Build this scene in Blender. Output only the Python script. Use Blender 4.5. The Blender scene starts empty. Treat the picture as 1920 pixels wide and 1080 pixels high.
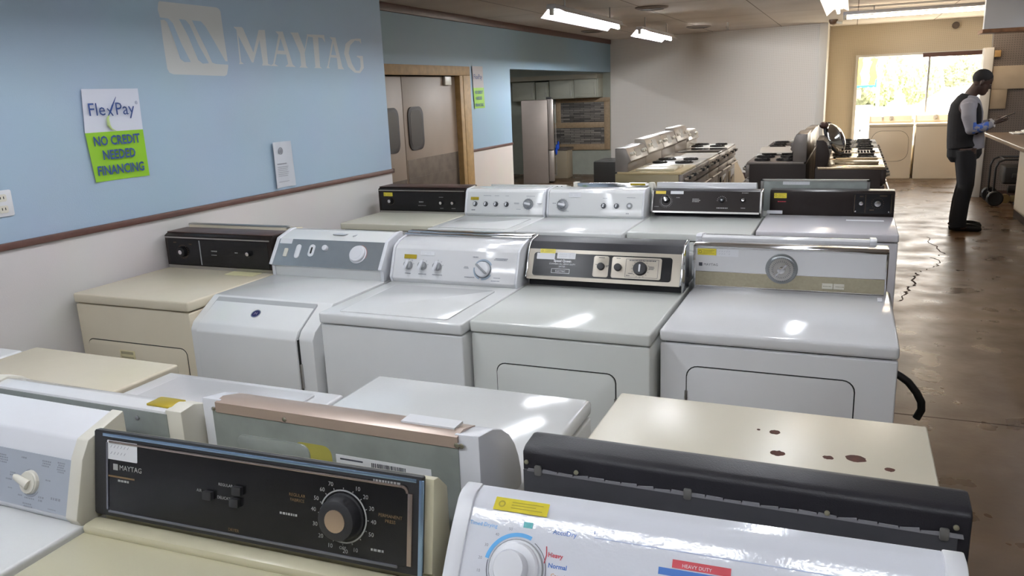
import bpy, bmesh, math, random
from math import pi, sin, cos, radians
from mathutils import Matrix, Vector
random.seed(4)
C = bpy.context.scene
COL = C.collection

# ---------------------------------------------------------------- camera, world, light, exposure
cam_d = bpy.data.cameras.new('camera'); cam = bpy.data.objects.new('camera', cam_d); COL.objects.link(cam)
R_ = ((0.92178, 0.05778, -0.38338), (0.38579, -0.23509, 0.89213), (-0.03858, -0.97025, -0.23899))
cam.matrix_world = Matrix(((R_[0][0], -R_[0][1], -R_[0][2], 0), (R_[1][0], -R_[1][1], -R_[1][2], 0),
                           (R_[2][0], -R_[2][1], -R_[2][2], 1.7), (0, 0, 0, 1)))
cam_d.sensor_width = 36; cam_d.lens = 1480 / 1920 * 36; cam_d.clip_start = .05; cam_d.clip_end = 300
C.camera = cam
C.view_settings.view_transform = 'Standard'; C.view_settings.look = 'None'
C.view_settings.gamma = 1; C.view_settings.use_curve_mapping = False
C.view_settings.exposure = 0.2
C.cycles.use_denoising = True
C.cycles.max_bounces = 8; C.cycles.diffuse_bounces = 4; C.cycles.glossy_bounces = 4
C.cycles.sample_clamp_indirect = 6
C.cycles.caustics_reflective = False; C.cycles.caustics_refractive = False
W_ = bpy.data.worlds.new('world'); C.world = W_; W_.use_nodes = True
W_.node_tree.nodes['Background'].inputs[0].default_value = (1.0, 0.95, 0.87, 1)
W_.node_tree.nodes['Background'].inputs[1].default_value = 9.0
sun_d = bpy.data.lights.new('sun', 'SUN'); sun = bpy.data.objects.new('sun', sun_d); COL.objects.link(sun)
sun_d.energy = 22; sun_d.angle = .01; sun.rotation_euler = (radians(38), 0, radians(-160)); sun_d.color = (1, .95, .86)
TUBE_POWER = 50.0      # emission strength of the fluorescent tubes

# ---------------------------------------------------------------- materials
def lin(c):
    return tuple((v / 12.92 if v <= .04045 else ((v + .055) / 1.055) ** 2.4) for v in c)
def hexc(h):
    return lin(tuple(int(h[i:i + 2], 16) / 255 for i in (0, 2, 4)))
MATS = {}
def mat(name, col='cccccc', rough=.5, metal=0., noise=0., nscale=8., bump=0., bscale=60., coat=0., spec=.5, emit=None, es=0., col2=None):
    if name in MATS: return MATS[name]
    m = bpy.data.materials.new(name); m.use_nodes = True; nt = m.node_tree; b = nt.nodes['Principled BSDF']
    c = hexc(col) + (1,)
    b.inputs['Base Color'].default_value = c
    b.inputs['Roughness'].default_value = rough; b.inputs['Metallic'].default_value = metal
    b.inputs['Coat Weight'].default_value = coat; b.inputs['Specular IOR Level'].default_value = spec
    tc = nt.nodes.new('ShaderNodeTexCoord')
    if noise or col2:
        n = nt.nodes.new('ShaderNodeTexNoise'); n.inputs['Scale'].default_value = nscale; n.inputs['Detail'].default_value = 5
        nt.links.new(tc.outputs['Object'], n.inputs['Vector'])
        mx = nt.nodes.new('ShaderNodeMix'); mx.data_type = 'RGBA'
        c2 = hexc(col2) + (1,) if col2 else tuple(v * (1 - noise) for v in c[:3]) + (1,)
        mx.inputs['A'].default_value = c; mx.inputs['B'].default_value = c2
        rp = nt.nodes.new('ShaderNodeValToRGB'); rp.color_ramp.elements[0].position = .35; rp.color_ramp.elements[1].position = .68
        nt.links.new(n.outputs['Fac'], rp.inputs[0]); nt.links.new(rp.outputs[0], mx.inputs['Factor'])
        nt.links.new(mx.outputs['Result'], b.inputs['Base Color'])
    if bump:
        n2 = nt.nodes.new('ShaderNodeTexNoise'); n2.inputs['Scale'].default_value = bscale; n2.inputs['Detail'].default_value = 3
        nt.links.new(tc.outputs['Object'], n2.inputs['Vector'])
        bp = nt.nodes.new('ShaderNodeBump'); bp.inputs['Strength'].default_value = bump; bp.inputs['Distance'].default_value = .002
        nt.links.new(n2.outputs['Fac'], bp.inputs['Height']); nt.links.new(bp.outputs[0], b.inputs['Normal'])
    if emit:
        b.inputs['Emission Color'].default_value = hexc(emit) + (1,); b.inputs['Emission Strength'].default_value = es
    MATS[name] = m; return m

ENAMEL = mat('white_enamel', 'dfe0e0', .10, bump=.05, bscale=220, noise=.02)
ENAMEL2 = mat('white_enamel_cool', 'dcdcde', .09, bump=.05, bscale=220, noise=.02)
ENAMEL3 = mat('white_enamel_warm', 'd6d8d4', .12, bump=.05, bscale=220, noise=.02)
CREAM = mat('cream_enamel', 'd6cebb', .3, bump=.06, bscale=260, noise=.04, nscale=3)
BEIGE = mat('beige_enamel', 'd2c8b2', .24, bump=.05, bscale=200, noise=.03)
ALMOND = mat('almond_enamel', 'c3bda2', .28, bump=.05, bscale=200, noise=.03)
PLAST_W = mat('white_plastic', 'dcdde2', .28)
PLAST_IV = mat('ivory_plastic', 'd8d4c8', .38)
BLACK = mat('black_gloss_panel', '151517', .22, spec=.28)
BLACKM = mat('black_satin', '1c1c1f', .5, bump=.1, bscale=300)
BLACKP = mat('black_grained_plastic', '222125', .45, spec=.3, bump=.25, bscale=400)
BROWN = mat('dark_brown_panel', '1f1917', .32, spec=.18)
BROWNW = mat('brown_woodgrain', '4a3630', .4, noise=.3, nscale=20)
CHROME = mat('chrome', 'd8d8da', .12, 1.)
STEEL = mat('brushed_steel', 'b5b3b0', .3, 1., noise=.08, nscale=12)
GALV = mat('galvanised_steel', '9aa09c', .45, .25, noise=.18, nscale=14)
GOLD = mat('champagne_metal', 'b8b0a3', .38, .35)
GOLDB = mat('gold_beige_band', 'a59d86', .45, .2, noise=.1, nscale=90)
BLUEMET = mat('blue_grey_brushed_metal', 'a7adb2', .25, .6, noise=.1, nscale=10)
SILVERP = mat('silver_panel', 'adb3bd', .4, .2, bump=.1, bscale=600)
GREYP = mat('grey_plastic', '8b8d90', .4)
DARK = mat('dark_gap', '1c1c1b', .8)
STICK_Y = mat('yellow_sticker', 'd8c83c', .3, noise=.15, nscale=60)
STICK_G = mat('gold_foil_sticker', 'b09a2c', .3, .3)
PAPER = mat('white_paper_label', 'dfe0e4', .6)
INK = mat('dark_ink', '3a3c46', .6)
INKG = mat('grey_ink', '8a8d96', .6)
INKW = mat('pale_print', '9a9a98', .5)
INKGOLD = mat('gold_print', '6d5636', .5)
INKR = mat('red_print', 'b02a38', .5)
INKB = mat('blue_print', '3c6ab0', .5)
INKLB = mat('light_blue_print', '58a4dc', .5)
INKT = mat('teal_print', '5aa9ac', .5)
RUBBER = mat('black_rubber', '161616', .45)
PINE = mat('pine_wood', 'a98755', .6, noise=.25, nscale=14)
TRIMW = mat('brown_trim_wood', '5a3c35', .45, noise=.2, nscale=20)

# ---------------------------------------------------------------- mesh helper
def rr(u0, v0, u1, v1, r=.0, k=5):
    if r <= 0: return [(u0, v0), (u1, v0), (u1, v1), (u0, v1)]
    r = min(r, (u1 - u0) / 2.001, (v1 - v0) / 2.001); out = []
    for cx, cy, a in ((u1 - r, v0 + r, -90), (u1 - r, v1 - r, 0), (u0 + r, v1 - r, 90), (u0 + r, v0 + r, 180)):
        for i in range(k + 1):
            t = radians(a + 90 * i / k); out.append((cx + r * cos(t), cy + r * sin(t)))
    return out
I4 = Matrix.Identity(4)
class MB:
    def __init__(s): s.bm = bmesh.new(); s.mi = 0
    def geo(s, vs, fs, M=I4):
        vv = [s.bm.verts.new(M @ Vector(v)) for v in vs]
        for f in fs:
            try: nf = s.bm.faces.new([vv[i] for i in f]); nf.material_index = s.mi
            except ValueError: pass
        return s
    def merge(s, tb, M=I4):
        tb.verts.index_update(); mp = [s.bm.verts.new(M @ v.co) for v in tb.verts]
        for f in tb.faces:
            try: nf = s.bm.faces.new([mp[v.index] for v in f.verts]); nf.material_index = s.mi
            except ValueError: pass
        tb.free(); return s
    def box(s, x0, x1, y0, y1, z0, z1, bev=0, seg=2, M=I4):
        tb = bmesh.new(); bmesh.ops.create_cube(tb, size=1)
        for v in tb.verts: v.co = Vector(((x0 + x1) / 2 + v.co.x * (x1 - x0), (y0 + y1) / 2 + v.co.y * (y1 - y0), (z0 + z1) / 2 + v.co.z * (z1 - z0)))
        if bev: bmesh.ops.bevel(tb, geom=tb.edges[:], offset=bev, segments=seg, profile=.5, affect='EDGES')
        return s.merge(tb, M)
    def plate(s, pts, n0, n1, M=I4, bev=0):
        n = len(pts); tb = bmesh.new()
        a = [tb.verts.new((p[0], p[1], n0)) for p in pts]
        b = [tb.verts.new((p[0], p[1], n1)) for p in pts]
        tb.faces.new(a[::-1]); top = tb.faces.new(b)
        for i in range(n): tb.faces.new((a[i], a[(i + 1) % n], b[(i + 1) % n], b[i]))
        if bev: bmesh.ops.bevel(tb, geom=list(top.edges), offset=bev, segments=2, profile=.5, affect='EDGES')
        return s.merge(tb, M)
    def flat(s, pts, n0, M=I4):
        return s.geo([(p[0], p[1], n0) for p in pts], [list(range(len(pts)))], M)
    def prism(s, prof, x0, x1, M=I4, bev=0):   # prof in (y,z), swept along x
        n = len(prof); tb = bmesh.new()
        a = [tb.verts.new((x0, p[0], p[1])) for p in prof]; b = [tb.verts.new((x1, p[0], p[1])) for p in prof]
        fa = tb.faces.new(a); fb = tb.faces.new(b[::-1])
        for i in range(n): tb.faces.new((a[(i + 1) % n], a[i], b[i], b[(i + 1) % n]))
        bmesh.ops.recalc_face_normals(tb, faces=tb.faces[:])
        if bev: bmesh.ops.bevel(tb, geom=tb.edges[:], offset=bev, segments=2, profile=.5, affect='EDGES')
        return s.merge(tb, M)
    def ring(s, u, v, r0, r1, n0, n1, M=I4, seg=32, a0=0, a1=360):
        full = abs(a1 - a0) >= 360; vs = []; fs = []
        k = seg if full else seg + 1
        for i in range(k):
            t = radians(a0 + (a1 - a0) * i / seg); c_, s_ = cos(t), sin(t)
            vs += [(u + r0 * c_, v + r0 * s_, n0), (u + r0 * c_, v + r0 * s_, n1), (u + r1 * c_, v + r1 * s_, n1), (u + r1 * c_, v + r1 * s_, n0)]
        for i in range(seg if full else seg):
            a = i * 4; b = ((i + 1) % k) * 4
            for j in range(4): fs.append((a + j, b + j, b + (j + 1) % 4, a + (j + 1) % 4))
        return s.geo(vs, fs, M)
    def lathe(s, prof, M=I4, seg=24):          # prof (r, z)
        vs = []; fs = []; n = len(prof)
        for i in range(seg):
            t = 2 * pi * i / seg
            for r, z in prof: vs.append((r * cos(t), r * sin(t), z))
        for i in range(seg):
            a = i * n; b = ((i + 1) % seg) * n
            for j in range(n - 1): fs.append((a + j, b + j, b + j + 1, a + j + 1))
        if prof[-1][0] > 1e-6: fs.append([i * n + n - 1 for i in range(seg)])
        if prof[0][0] > 1e-6: fs.append([i * n for i in range(seg)][::-1])
        tb = bmesh.new(); vv = [tb.verts.new(v) for v in vs]
        for f in fs:
            try: tb.faces.new([vv[i] for i in f])
            except ValueError: pass
        bmesh.ops.remove_doubles(tb, verts=tb.verts[:], dist=1e-6)
        return s.merge(tb, M)
    def cyl(s, p0, p1, r0, r1=None, seg=16, M=I4):
        p0, p1 = Vector(p0), Vector(p1); r1 = r0 if r1 is None else r1; d = p1 - p0
        q = d.to_track_quat('Z', 'Y').to_matrix().to_4x4(); q.translation = p0
        return s.lathe([(r0, 0), (r1, d.length)], M @ q, seg)
    def tube(s, path, rad, seg=12, M=I4, ell=None, caps=True):
        """swept tube with per-point radii; ell=(a,b) scales along the two section axes, given per point or once"""
        P = [Vector(p) for p in path]; n = len(P); rad = rad if isinstance(rad, (list, tuple)) else [rad] * n
        vs = []; fs = []; up = None
        for i in range(n):
            t = (P[min(i + 1, n - 1)] - P[max(i - 1, 0)]).normalized()
            if up is None:
                ref = Vector((0, 1, 0)) if abs(t.y) < .9 else Vector((1, 0, 0)); up = (ref - t * ref.dot(t)).normalized()
            else: up = (up - t * up.dot(t)).normalized()
            sd = t.cross(up); e = (1, 1) if ell is None else (ell[i] if isinstance(ell, list) else ell)
            for j in range(seg):
                a = 2 * pi * j / seg; vs.append(P[i] + (up * cos(a) * e[0] + sd * sin(a) * e[1]) * rad[i])
        for i in range(n - 1):
            for j in range(seg): a = i * seg + j; b = i * seg + (j + 1) % seg; fs.append((a, b, b + seg, a + seg))
        if caps: fs += [list(range(seg))[::-1], [(n - 1) * seg + j for j in range(seg)]]
        return s.geo(vs, fs, M)
    def ellip(s, c, r, M=I4, seg=20, rings=12):
        tb = bmesh.new(); bmesh.ops.create_uvsphere(tb, u_segments=seg, v_segments=rings, radius=1)
        for v in tb.verts: v.co = Vector((c[0] + v.co.x * r[0], c[1] + v.co.y * r[1], c[2] + v.co.z * r[2]))
        return s.merge(tb, M)
    def text(s, txt, size, u, v, n=0., M=I4, align='LEFT', bold=0., sx=1., ext=0.):
        cu = bpy.data.curves.new('t', 'FONT'); cu.body = txt; cu.size = size; cu.align_x = align; cu.resolution_u = 2
        cu.offset = bold; cu.extrude = ext
        ob = bpy.data.objects.new('t', cu); me = bpy.data.meshes.new_from_object(ob)
        T = M @ Matrix.Translation((u, v, n)) @ Matrix.Diagonal((sx, 1, 1, 1))
        s.geo([tuple(x.co) for x in me.vertices], [tuple(p.vertices) for p in me.polygons], T)
        bpy.data.objects.remove(ob); bpy.data.curves.remove(cu); bpy.data.meshes.remove(me); return s
    def islands(s):
        seen = set(); out = []
        for v in s.bm.verts:
            if v in seen: continue
            st = [v]; seen.add(v); grp = []
            while st:
                a = st.pop(); grp.append(a)
                for e in a.link_edges:
                    b = e.other_vert(a)
                    if b not in seen: seen.add(b); st.append(b)
            out.append(grp)
        return out
    def build(s, name, m, parent=None, label=None, smooth=35, recalc=True):
        if name in ('screw', 'console_vent'):          # every screw is a part of its own
            isl = s.islands()
            if len(isl) > 1:
                for g in isl:
                    nb = MB(); mp = {v: nb.bm.verts.new(v.co) for v in g}
                    for f in {f for v in g for f in v.link_faces}: nb.bm.faces.new([mp[v] for v in f.verts]).material_index = f.material_index
                    o = nb.build(name, m, parent, label, smooth, recalc)
                s.bm.free(); return o
        if recalc: bmesh.ops.recalc_face_normals(s.bm, faces=s.bm.faces[:])
        me = bpy.data.meshes.new(name); s.bm.to_mesh(me); s.bm.free()
        for x in (m if isinstance(m, (list, tuple)) else [m]): me.materials.append(x)
        if smooth:
            me.polygons.foreach_set('use_smooth', [True] * len(me.polygons)); me.set_sharp_from_angle(angle=radians(smooth))
        o = bpy.data.objects.new(name, me); COL.objects.link(o)
        if parent: o.parent = parent
        if label: o['label'] = label
        return o
def tag(o, label, cat, group=None, kind=None):
    o['label'] = label; o['category'] = cat
    if group: o['group'] = group
    if kind: o['kind'] = kind
    return o
def thing(name, label, cat, loc=(0, 0, 0), rz=0., group=None):
    o = bpy.data.objects.new(name, None); COL.objects.link(o); o.empty_display_size = .1
    o.location = loc; o.rotation_euler = (0, 0, rz); return tag(o, label, cat, group)
def struct(name, mb, m, parent=None, smooth=35):
    o = mb.build(name, m, parent, smooth=smooth)
    o['kind'] = 'structure'
    return o

# ---------------------------------------------------------------- setting materials
def nodes_mat(name, rough=.6):
    m = bpy.data.materials.new(name); m.use_nodes = True; nt = m.node_tree; b = nt.nodes['Principled BSDF']
    b.inputs['Roughness'].default_value = rough; return m, nt, b
def math_node(nt, op, a, b=None):
    n = nt.nodes.new('ShaderNodeMath'); n.operation = op
    for i, v in enumerate((a, b)):
        if v is None: continue
        if isinstance(v, (int, float)): n.inputs[i].default_value = v
        else: nt.links.new(v, n.inputs[i])
    return n.outputs[0]
def two_tone(name, zsplit, upper, lower):
    m, nt, b = nodes_mat(name, .55); g = nt.nodes.new('ShaderNodeNewGeometry'); sp = nt.nodes.new('ShaderNodeSeparateXYZ')
    nt.links.new(g.outputs['Position'], sp.inputs[0]); f = math_node(nt, 'GREATER_THAN', sp.outputs['Z'], zsplit)
    mx = nt.nodes.new('ShaderNodeMix'); mx.data_type = 'RGBA'; nt.links.new(f, mx.inputs['Factor'])
    mx.inputs['A'].default_value = hexc(lower) + (1,); mx.inputs['B'].default_value = hexc(upper) + (1,)
    n = nt.nodes.new('ShaderNodeTexNoise'); n.inputs['Scale'].default_value = 2.2; n.inputs['Detail'].default_value = 6
    nt.links.new(g.outputs['Position'], n.inputs['Vector'])
    mx2 = nt.nodes.new('ShaderNodeMix'); mx2.data_type = 'RGBA'; mx2.blend_type = 'MULTIPLY'; mx2.inputs['Factor'].default_value = .12
    nt.links.new(mx.outputs['Result'], mx2.inputs['A']); nt.links.new(n.outputs['Color'], mx2.inputs['B'])
    nt.links.new(mx2.outputs['Result'], b.inputs['Base Color'])
    n3 = nt.nodes.new('ShaderNodeTexNoise'); n3.inputs['Scale'].default_value = 160
    nt.links.new(g.outputs['Position'], n3.inputs['Vector'])
    bp = nt.nodes.new('ShaderNodeBump'); bp.inputs['Strength'].default_value = .15; bp.inputs['Distance'].default_value = .003
    nt.links.new(n3.outputs['Fac'], bp.inputs['Height']); nt.links.new(bp.outputs[0], b.inputs['Normal'])
    return m
WALLB1 = two_tone('blue_over_white_paint_near', 1.165, 'a3b8cc', 'd2cecd')
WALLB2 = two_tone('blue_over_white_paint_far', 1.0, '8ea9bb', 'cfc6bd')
def pegboard(name, base, hole, step=.03):
    m, nt, b = nodes_mat(name, .7); g = nt.nodes.new('ShaderNodeNewGeometry'); sp = nt.nodes.new('ShaderNodeSeparateXYZ')
    nt.links.new(g.outputs['Position'], sp.inputs[0])
    def cell(o):
        f = math_node(nt, 'FRACT', math_node(nt, 'DIVIDE', o, step)); d = math_node(nt, 'SUBTRACT', f, .5)
        return math_node(nt, 'MULTIPLY', d, d)
    r2 = math_node(nt, 'ADD', cell(sp.outputs['X']), cell(sp.outputs['Z'])); dot = math_node(nt, 'LESS_THAN', r2, .028)
    mx = nt.nodes.new('ShaderNodeMix'); mx.data_type = 'RGBA'; nt.links.new(dot, mx.inputs['Factor'])
    mx.inputs['A'].default_value = hexc(base) + (1,); mx.inputs['B'].default_value = hexc(hole) + (1,)
    nt.links.new(mx.outputs['Result'], b.inputs['Base Color']); return m
PEG = pegboard('white_pegboard', 'e2ddd6', 'bdb6ac')
PEGD = pegboard('grey_pegboard', '6b625c', '3a3532')
def floor_mat():
    m, nt, b = nodes_mat('worn_brown_concrete', .3); g = nt.nodes.new('ShaderNodeNewGeometry')
    def noise(sc, det=6, dist=0.):
        n = nt.nodes.new('ShaderNodeTexNoise'); n.inputs['Scale'].default_value = sc; n.inputs['Detail'].default_value = det
        n.inputs['Distortion'].default_value = dist; nt.links.new(g.outputs['Position'], n.inputs['Vector']); return n.outputs['Fac']
    r = nt.nodes.new('ShaderNodeValToRGB'); e = r.color_ramp.elements
    e[0].position = .3; e[0].color = hexc('513e2c') + (1,); e[1].position = .72; e[1].color = hexc('6b543d') + (1,)
    x = r.color_ramp.elements.new(.52); x.color = hexc('594531') + (1,)
    nt.links.new(noise(.9, 8, .6), r.inputs[0])
    r2 = nt.nodes.new('ShaderNodeValToRGB'); r2.color_ramp.elements[0].position = .48; r2.color_ramp.elements[1].position = .8
    nt.links.new(noise(14, 9, .3), r2.inputs[0])
    mx = nt.nodes.new('ShaderNodeMix'); mx.data_type = 'RGBA'; nt.links.new(math_node(nt, 'MULTIPLY', r2.outputs[0], .14), mx.inputs['Factor'])
    nt.links.new(r.outputs[0], mx.inputs['A']); mx.inputs['B'].default_value = hexc('3c2b1d') + (1,)
    nt.links.new(mx.outputs['Result'], b.inputs['Base Color'])
    rr_ = nt.nodes.new('ShaderNodeMapRange'); rr_.inputs['From Min'].default_value = .3; rr_.inputs['From Max'].default_value = .7
    b.inputs['Specular IOR Level'].default_value = .4; rr_.inputs['To Min'].default_value = .2; rr_.inputs['To Max'].default_value = .5
    nt.links.new(noise(3, 4, 0.), rr_.inputs['Value']); nt.links.new(rr_.outputs[0], b.inputs['Roughness'])
    bp = nt.nodes.new('ShaderNodeBump'); bp.inputs['Strength'].default_value = .22; bp.inputs['Distance'].default_value = .003
    nt.links.new(noise(26, 4, 0.), bp.inputs['Height']); nt.links.new(bp.outputs[0], b.inputs['Normal'])
    return m
FLOOR = floor_mat()
def ceil_mat():
    m, nt, b = nodes_mat('stained_ceiling_panels', .85); g = nt.nodes.new('ShaderNodeNewGeometry'); sp = nt.nodes.new('ShaderNodeSeparateXYZ')
    nt.links.new(g.outputs['Position'], sp.inputs[0])
    fx = math_node(nt, 'FRACT', math_node(nt, 'DIVIDE', sp.outputs['X'], 1.22)); fy = math_node(nt, 'FRACT', math_node(nt, 'DIVIDE', sp.outputs['Y'], 2.44))
    ln = math_node(nt, 'MAXIMUM', math_node(nt, 'LESS_THAN', fx, .012), math_node(nt, 'LESS_THAN', fy, .006))
    n = nt.nodes.new('ShaderNodeTexNoise'); n.inputs['Scale'].default_value = .8; n.inputs['Detail'].default_value = 7
    nt.links.new(g.outputs['Position'], n.inputs['Vector'])
    r = nt.nodes.new('ShaderNodeValToRGB'); r.color_ramp.elements[0].position = .3; r.color_ramp.elements[0].color = hexc('c6bbb0') + (1,)
    r.color_ramp.elements[1].position = .6; r.color_ramp.elements[1].color = hexc('d8d0c6') + (1,)
    nt.links.new(n.outputs['Fac'], r.inputs[0])
    mx = nt.nodes.new('ShaderNodeMix'); mx.data_type = 'RGBA'; nt.links.new(ln, mx.inputs['Factor'])
    nt.links.new(r.outputs[0], mx.inputs['A']); mx.inputs['B'].default_value = hexc('85796c') + (1,)
    nt.links.new(mx.outputs['Result'], b.inputs['Base Color']); return m
CEILM = ceil_mat()
WHITEP = mat('white_painted_trim', 'd2cfc8', .5)
PLASTER = mat('pale_plaster', 'b9b6aa', .7, noise=.06)
GREENW = mat('pale_green_paint', '9fa398', .6, noise=.08)

# ---------------------------------------------------------------- the setting
CZ = 2.66
struct('floor', MB().box(-8, 6, -5, 16.35, -.1, 0), FLOOR)
struct('ceiling', MB().box(-8, 6, -5, 16.35, CZ, CZ + .1), CEILM)
wl = struct('wall_left', MB().box(-4.62, -3.2, -5, 5.22, 0, CZ), WALLB1)
tm = struct('trim_1', MB().box(-3.2, -3.185, -5, 5.235, 1.15, 1.18, .004).box(-4.5, -3.185, 5.22, 5.235, 1.15, 1.18), TRIMW)
# recessed second wall with the doorway (y 6.95-9.11) and the kitchen opening (y 10.7-15.9)
w2 = MB()
w2.box(-4.65, -4.5, 5.22, 6.95, 0, CZ).box(-4.65, -4.5, 6.95, 9.11, 2.0, CZ).box(-4.65, -4.5, 9.11, 10.7, 0, CZ)
w2.box(-4.65, -4.5, 10.7, 15.9, 2.04, CZ)
struct('wall_recess', w2, WALLB2)
struct('trim_2', MB().box(-4.5, -4.485, 9.31, 10.7, .985, 1.015, .003), TRIMW)
struct('trim_3', MB().box(-4.5, -4.47, 5.235, 15.86, CZ - .085, CZ, .006), TRIMW)
# back wall: slanted pegboard part, pilaster, window wall
def slab(p0, p1, z0, z1, t):
    p0, p1 = Vector((p0[0], p0[1], 0)), Vector((p1[0], p1[1], 0)); d = (p1 - p0).normalized(); n = Vector((-d.y, d.x, 0)) * t
    q = [p0, p1, p1 + n, p0 + n]
    return [(v.x, v.y, z0) for v in q] + [(v.x, v.y, z1) for v in q], [(0, 1, 2, 3), (4, 5, 6, 7), (0, 1, 5, 4), (1, 2, 6, 5), (2, 3, 7, 6), (3, 0, 4, 7)]
struct('wall_back', MB().geo(*slab((-4.5, 15.9), (-.5, 15.1), 0, CZ, .12)), PEG)
struct('trim_4', MB().box(-.58, -.44, 15.0, 16.2, 0, CZ, .01), WHITEP)
wf = MB().box(-.46, .02, 16.2, 16.32, 0, CZ).box(.02, 4, 16.2, 16.32, 2.13, CZ).box(.02, 4, 16.2, 16.32, 0, .5)
struct('wall_window', wf, pegboard('tan_pegboard', 'cfc3ad', 'ab9d85'))
struct('baseboard_back', MB().geo(*slab((-4.4, 15.865), (-.6, 15.105), 0, .1, .012)), BROWNW)
# partition with the grey panelling at the right
struct('wall_partition', MB().box(1.74, 6, 13.0, 13.12, 0, CZ), PEGD)
struct('trim_5', MB().box(1.64, 1.76, 12.96, 13.16, 0, 2.06, .008), WHITEP)
struct('trim_6', MB().box(1.765, 1.84, 12.955, 12.995, 1.93, 2.02, .004), PINE)
struct('wall_right', MB().box(6, 6.12, -5, 16.35, 0, CZ), PLASTER)
struct('wall_rear', MB().box(-4.6, 6.1, -5.12, -5, 0, CZ), PLASTER)
struct('wall_side', MB().box(4, 4.1, 13.12, 16.35, 0, CZ), PLASTER)
struct('baseboard_right', MB().box(1.76, 4.5, 12.985, 12.999, 0, .1), BROWNW)
# kitchen display alcove behind the opening
struct('wall_alcove', MB().box(-8, -4.5, 15.9, 16.02, 0, CZ).box(-7.9, -7.8, 9.9, 15.9, 0, CZ).box(-7.8, -4.65, 9.85, 9.95, 0, CZ), GREENW)
struct('wall_corridor', MB().box(-6.2, -6.1, 5.2, 9.85, 0, CZ).box(-6.1, -4.65, 5.1, 5.2, 0, CZ), PLASTER)

# floor cracks and the control joint
CRK = mat('crack_shadow_dirt', '3a2a20', .9)
cr = [(.20, 6.50), (.401, 6.65), (.462, 6.74), (.50, 6.95), (.534, 7.15), (.57, 7.3), (.60, 7.56), (.628, 7.74), (.718, 7.92), (.80, 8.05), (.82, 8.1), (.841, 8.35), (.80, 8.45), (.915, 8.67), (.90, 8.85), (.853, 9.26), (.84, 9.6)]
random.seed(21); fine = []
for (xa, ya), (xb, yb) in zip(cr, cr[1:]):
    for k in range(4): fine.append((xa + (xb - xa) * k / 4 + random.uniform(-.022, .022), ya + (yb - ya) * k / 4))
fine.append(cr[-1]); cr = fine
mb = MB(); L_ = []; R__ = []
for i, (x, y) in enumerate(cr):
    wd = (.003, .012, .007, .014, .012, .008, .009, .006, .006, .006, .007, .006, .006, .007, .005, .005, .002)[min(16, i // 4)] * random.uniform(.5, 1.3)
    jx = 0
    L_.append((x - wd + jx, y, .0008)); R__.append((x + wd + jx, y + .01, .0008))
mb.geo(L_ + R__, [(i, i + 1, i + 1 + len(cr), i + len(cr)) for i in range(len(cr) - 1)])
for (x, y, a, l, wd) in ((.30, 8.9, 0, .16, .02), (.36, 8.6, .2, .08, .02), (.95, 7.35, 0, .12, .012), (1.55, 7.35, -.1, .18, .015), (1.85, 8.3, 0, .25, .02)):
    mb.geo([(x - l / 2, y, .0008), (x, y - wd, .0008), (x + l / 2, y - a * l, .0008), (x, y + wd, .0008)], [(0, 1, 2, 3)])
mb.box(.2, 5, 4.30, 4.306, -.001, .0008)
ck = mb.build('floor_crack', CRK); ck['kind'] = 'structure'

# window: frame, mullion, glass
wn = MB().box(.02, .07, 16.15, 16.3, .5, 2.13).box(.07, 4, 16.15, 16.3, 2.09, 2.13).box(.07, 4, 16.12, 16.32, .47, .52)
win = struct('window_1', wn, WHITEP)
struct('window_mullion', MB().box(1.205, 1.235, 16.2, 16.25, .52, 2.09), GREYP, win)
struct('window_header', MB().box(1.1, 2.7, 16.08, 16.15, 2.04, 2.11, .003), TRIMW, win)
gm = bpy.data.materials.new('window_glass'); gm.use_nodes = True; nt = gm.node_tree; nt.nodes.clear()
o_ = nt.nodes.new('ShaderNodeOutputMaterial'); mixs = nt.nodes.new('ShaderNodeMixShader'); tr = nt.nodes.new('ShaderNodeBsdfTransparent'); gl = nt.nodes.new('ShaderNodeBsdfGlossy')
gl.inputs['Roughness'].default_value = .02; mixs.inputs[0].default_value = .06
nt.links.new(tr.outputs[0], mixs.inputs[1]); nt.links.new(gl.outputs[0], mixs.inputs[2]); nt.links.new(mixs.outputs[0], o_.inputs[0])
struct('window_pane', MB().box(.05, 4, 16.22, 16.228, .5, 2.1), gm, win)

# swing doors in a pine frame
df = struct('door_1', MB().box(-4.62, -4.465, 9.02, 9.11, 0, 1.94, .004).box(-4.49, -4.46, 9.11, 9.31, 0, 1.94, .004)
            .box(-4.49, -4.46, 6.75, 9.31, 1.94, 2.05, .004).box(-4.62, -4.47, 6.95, 7.0, 0, 2.0), PINE)
DOORM = mat('beige_door_skin', '8f7d6d', .5, noise=.1, nscale=3)
KICK = mat('scuffed_kick_plate', '6f665e', .35, .7, noise=.3, nscale=9)
GASK = mat('window_gasket', '2c2522', .6)
DGL = mat('dim_window_glass', '2b2624', .35, spec=.2)
FY = Matrix(((0, 0, 1, -4.535), (1, 0, 0, 0), (0, 1, 0, 0), (0, 0, 0, 1)))   # u = +y, v = z, n = +x
for y0, y1, wu in ((7.0, 7.72, 7.43), (7.73, 9.02, 7.975)):
    leaf = struct('door_leaf', MB().box(-4.58, -4.535, y0, y1, .01, 1.93, .004), DOORM, df)
    k = MB().plate(rr(y0 + .02, .03, y1 - .02, .80 if y0 < 7.1 else 1.02), 0, .003, FY, ).plate(rr(y0 + .02, .80, y1 - .02, .815), .003, .006, FY).build('kick_plate', KICK, leaf)
    MB().plate(rr(wu - .17, 1.12, wu + .17, 1.60, .09), 0, .012, FY, .003).build('window_gasket', GASK, leaf)
    MB().plate(rr(wu - .13, 1.16, wu + .13, 1.56, .07), .0115, .014, FY).build('window_pane', DGL, leaf)
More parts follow.
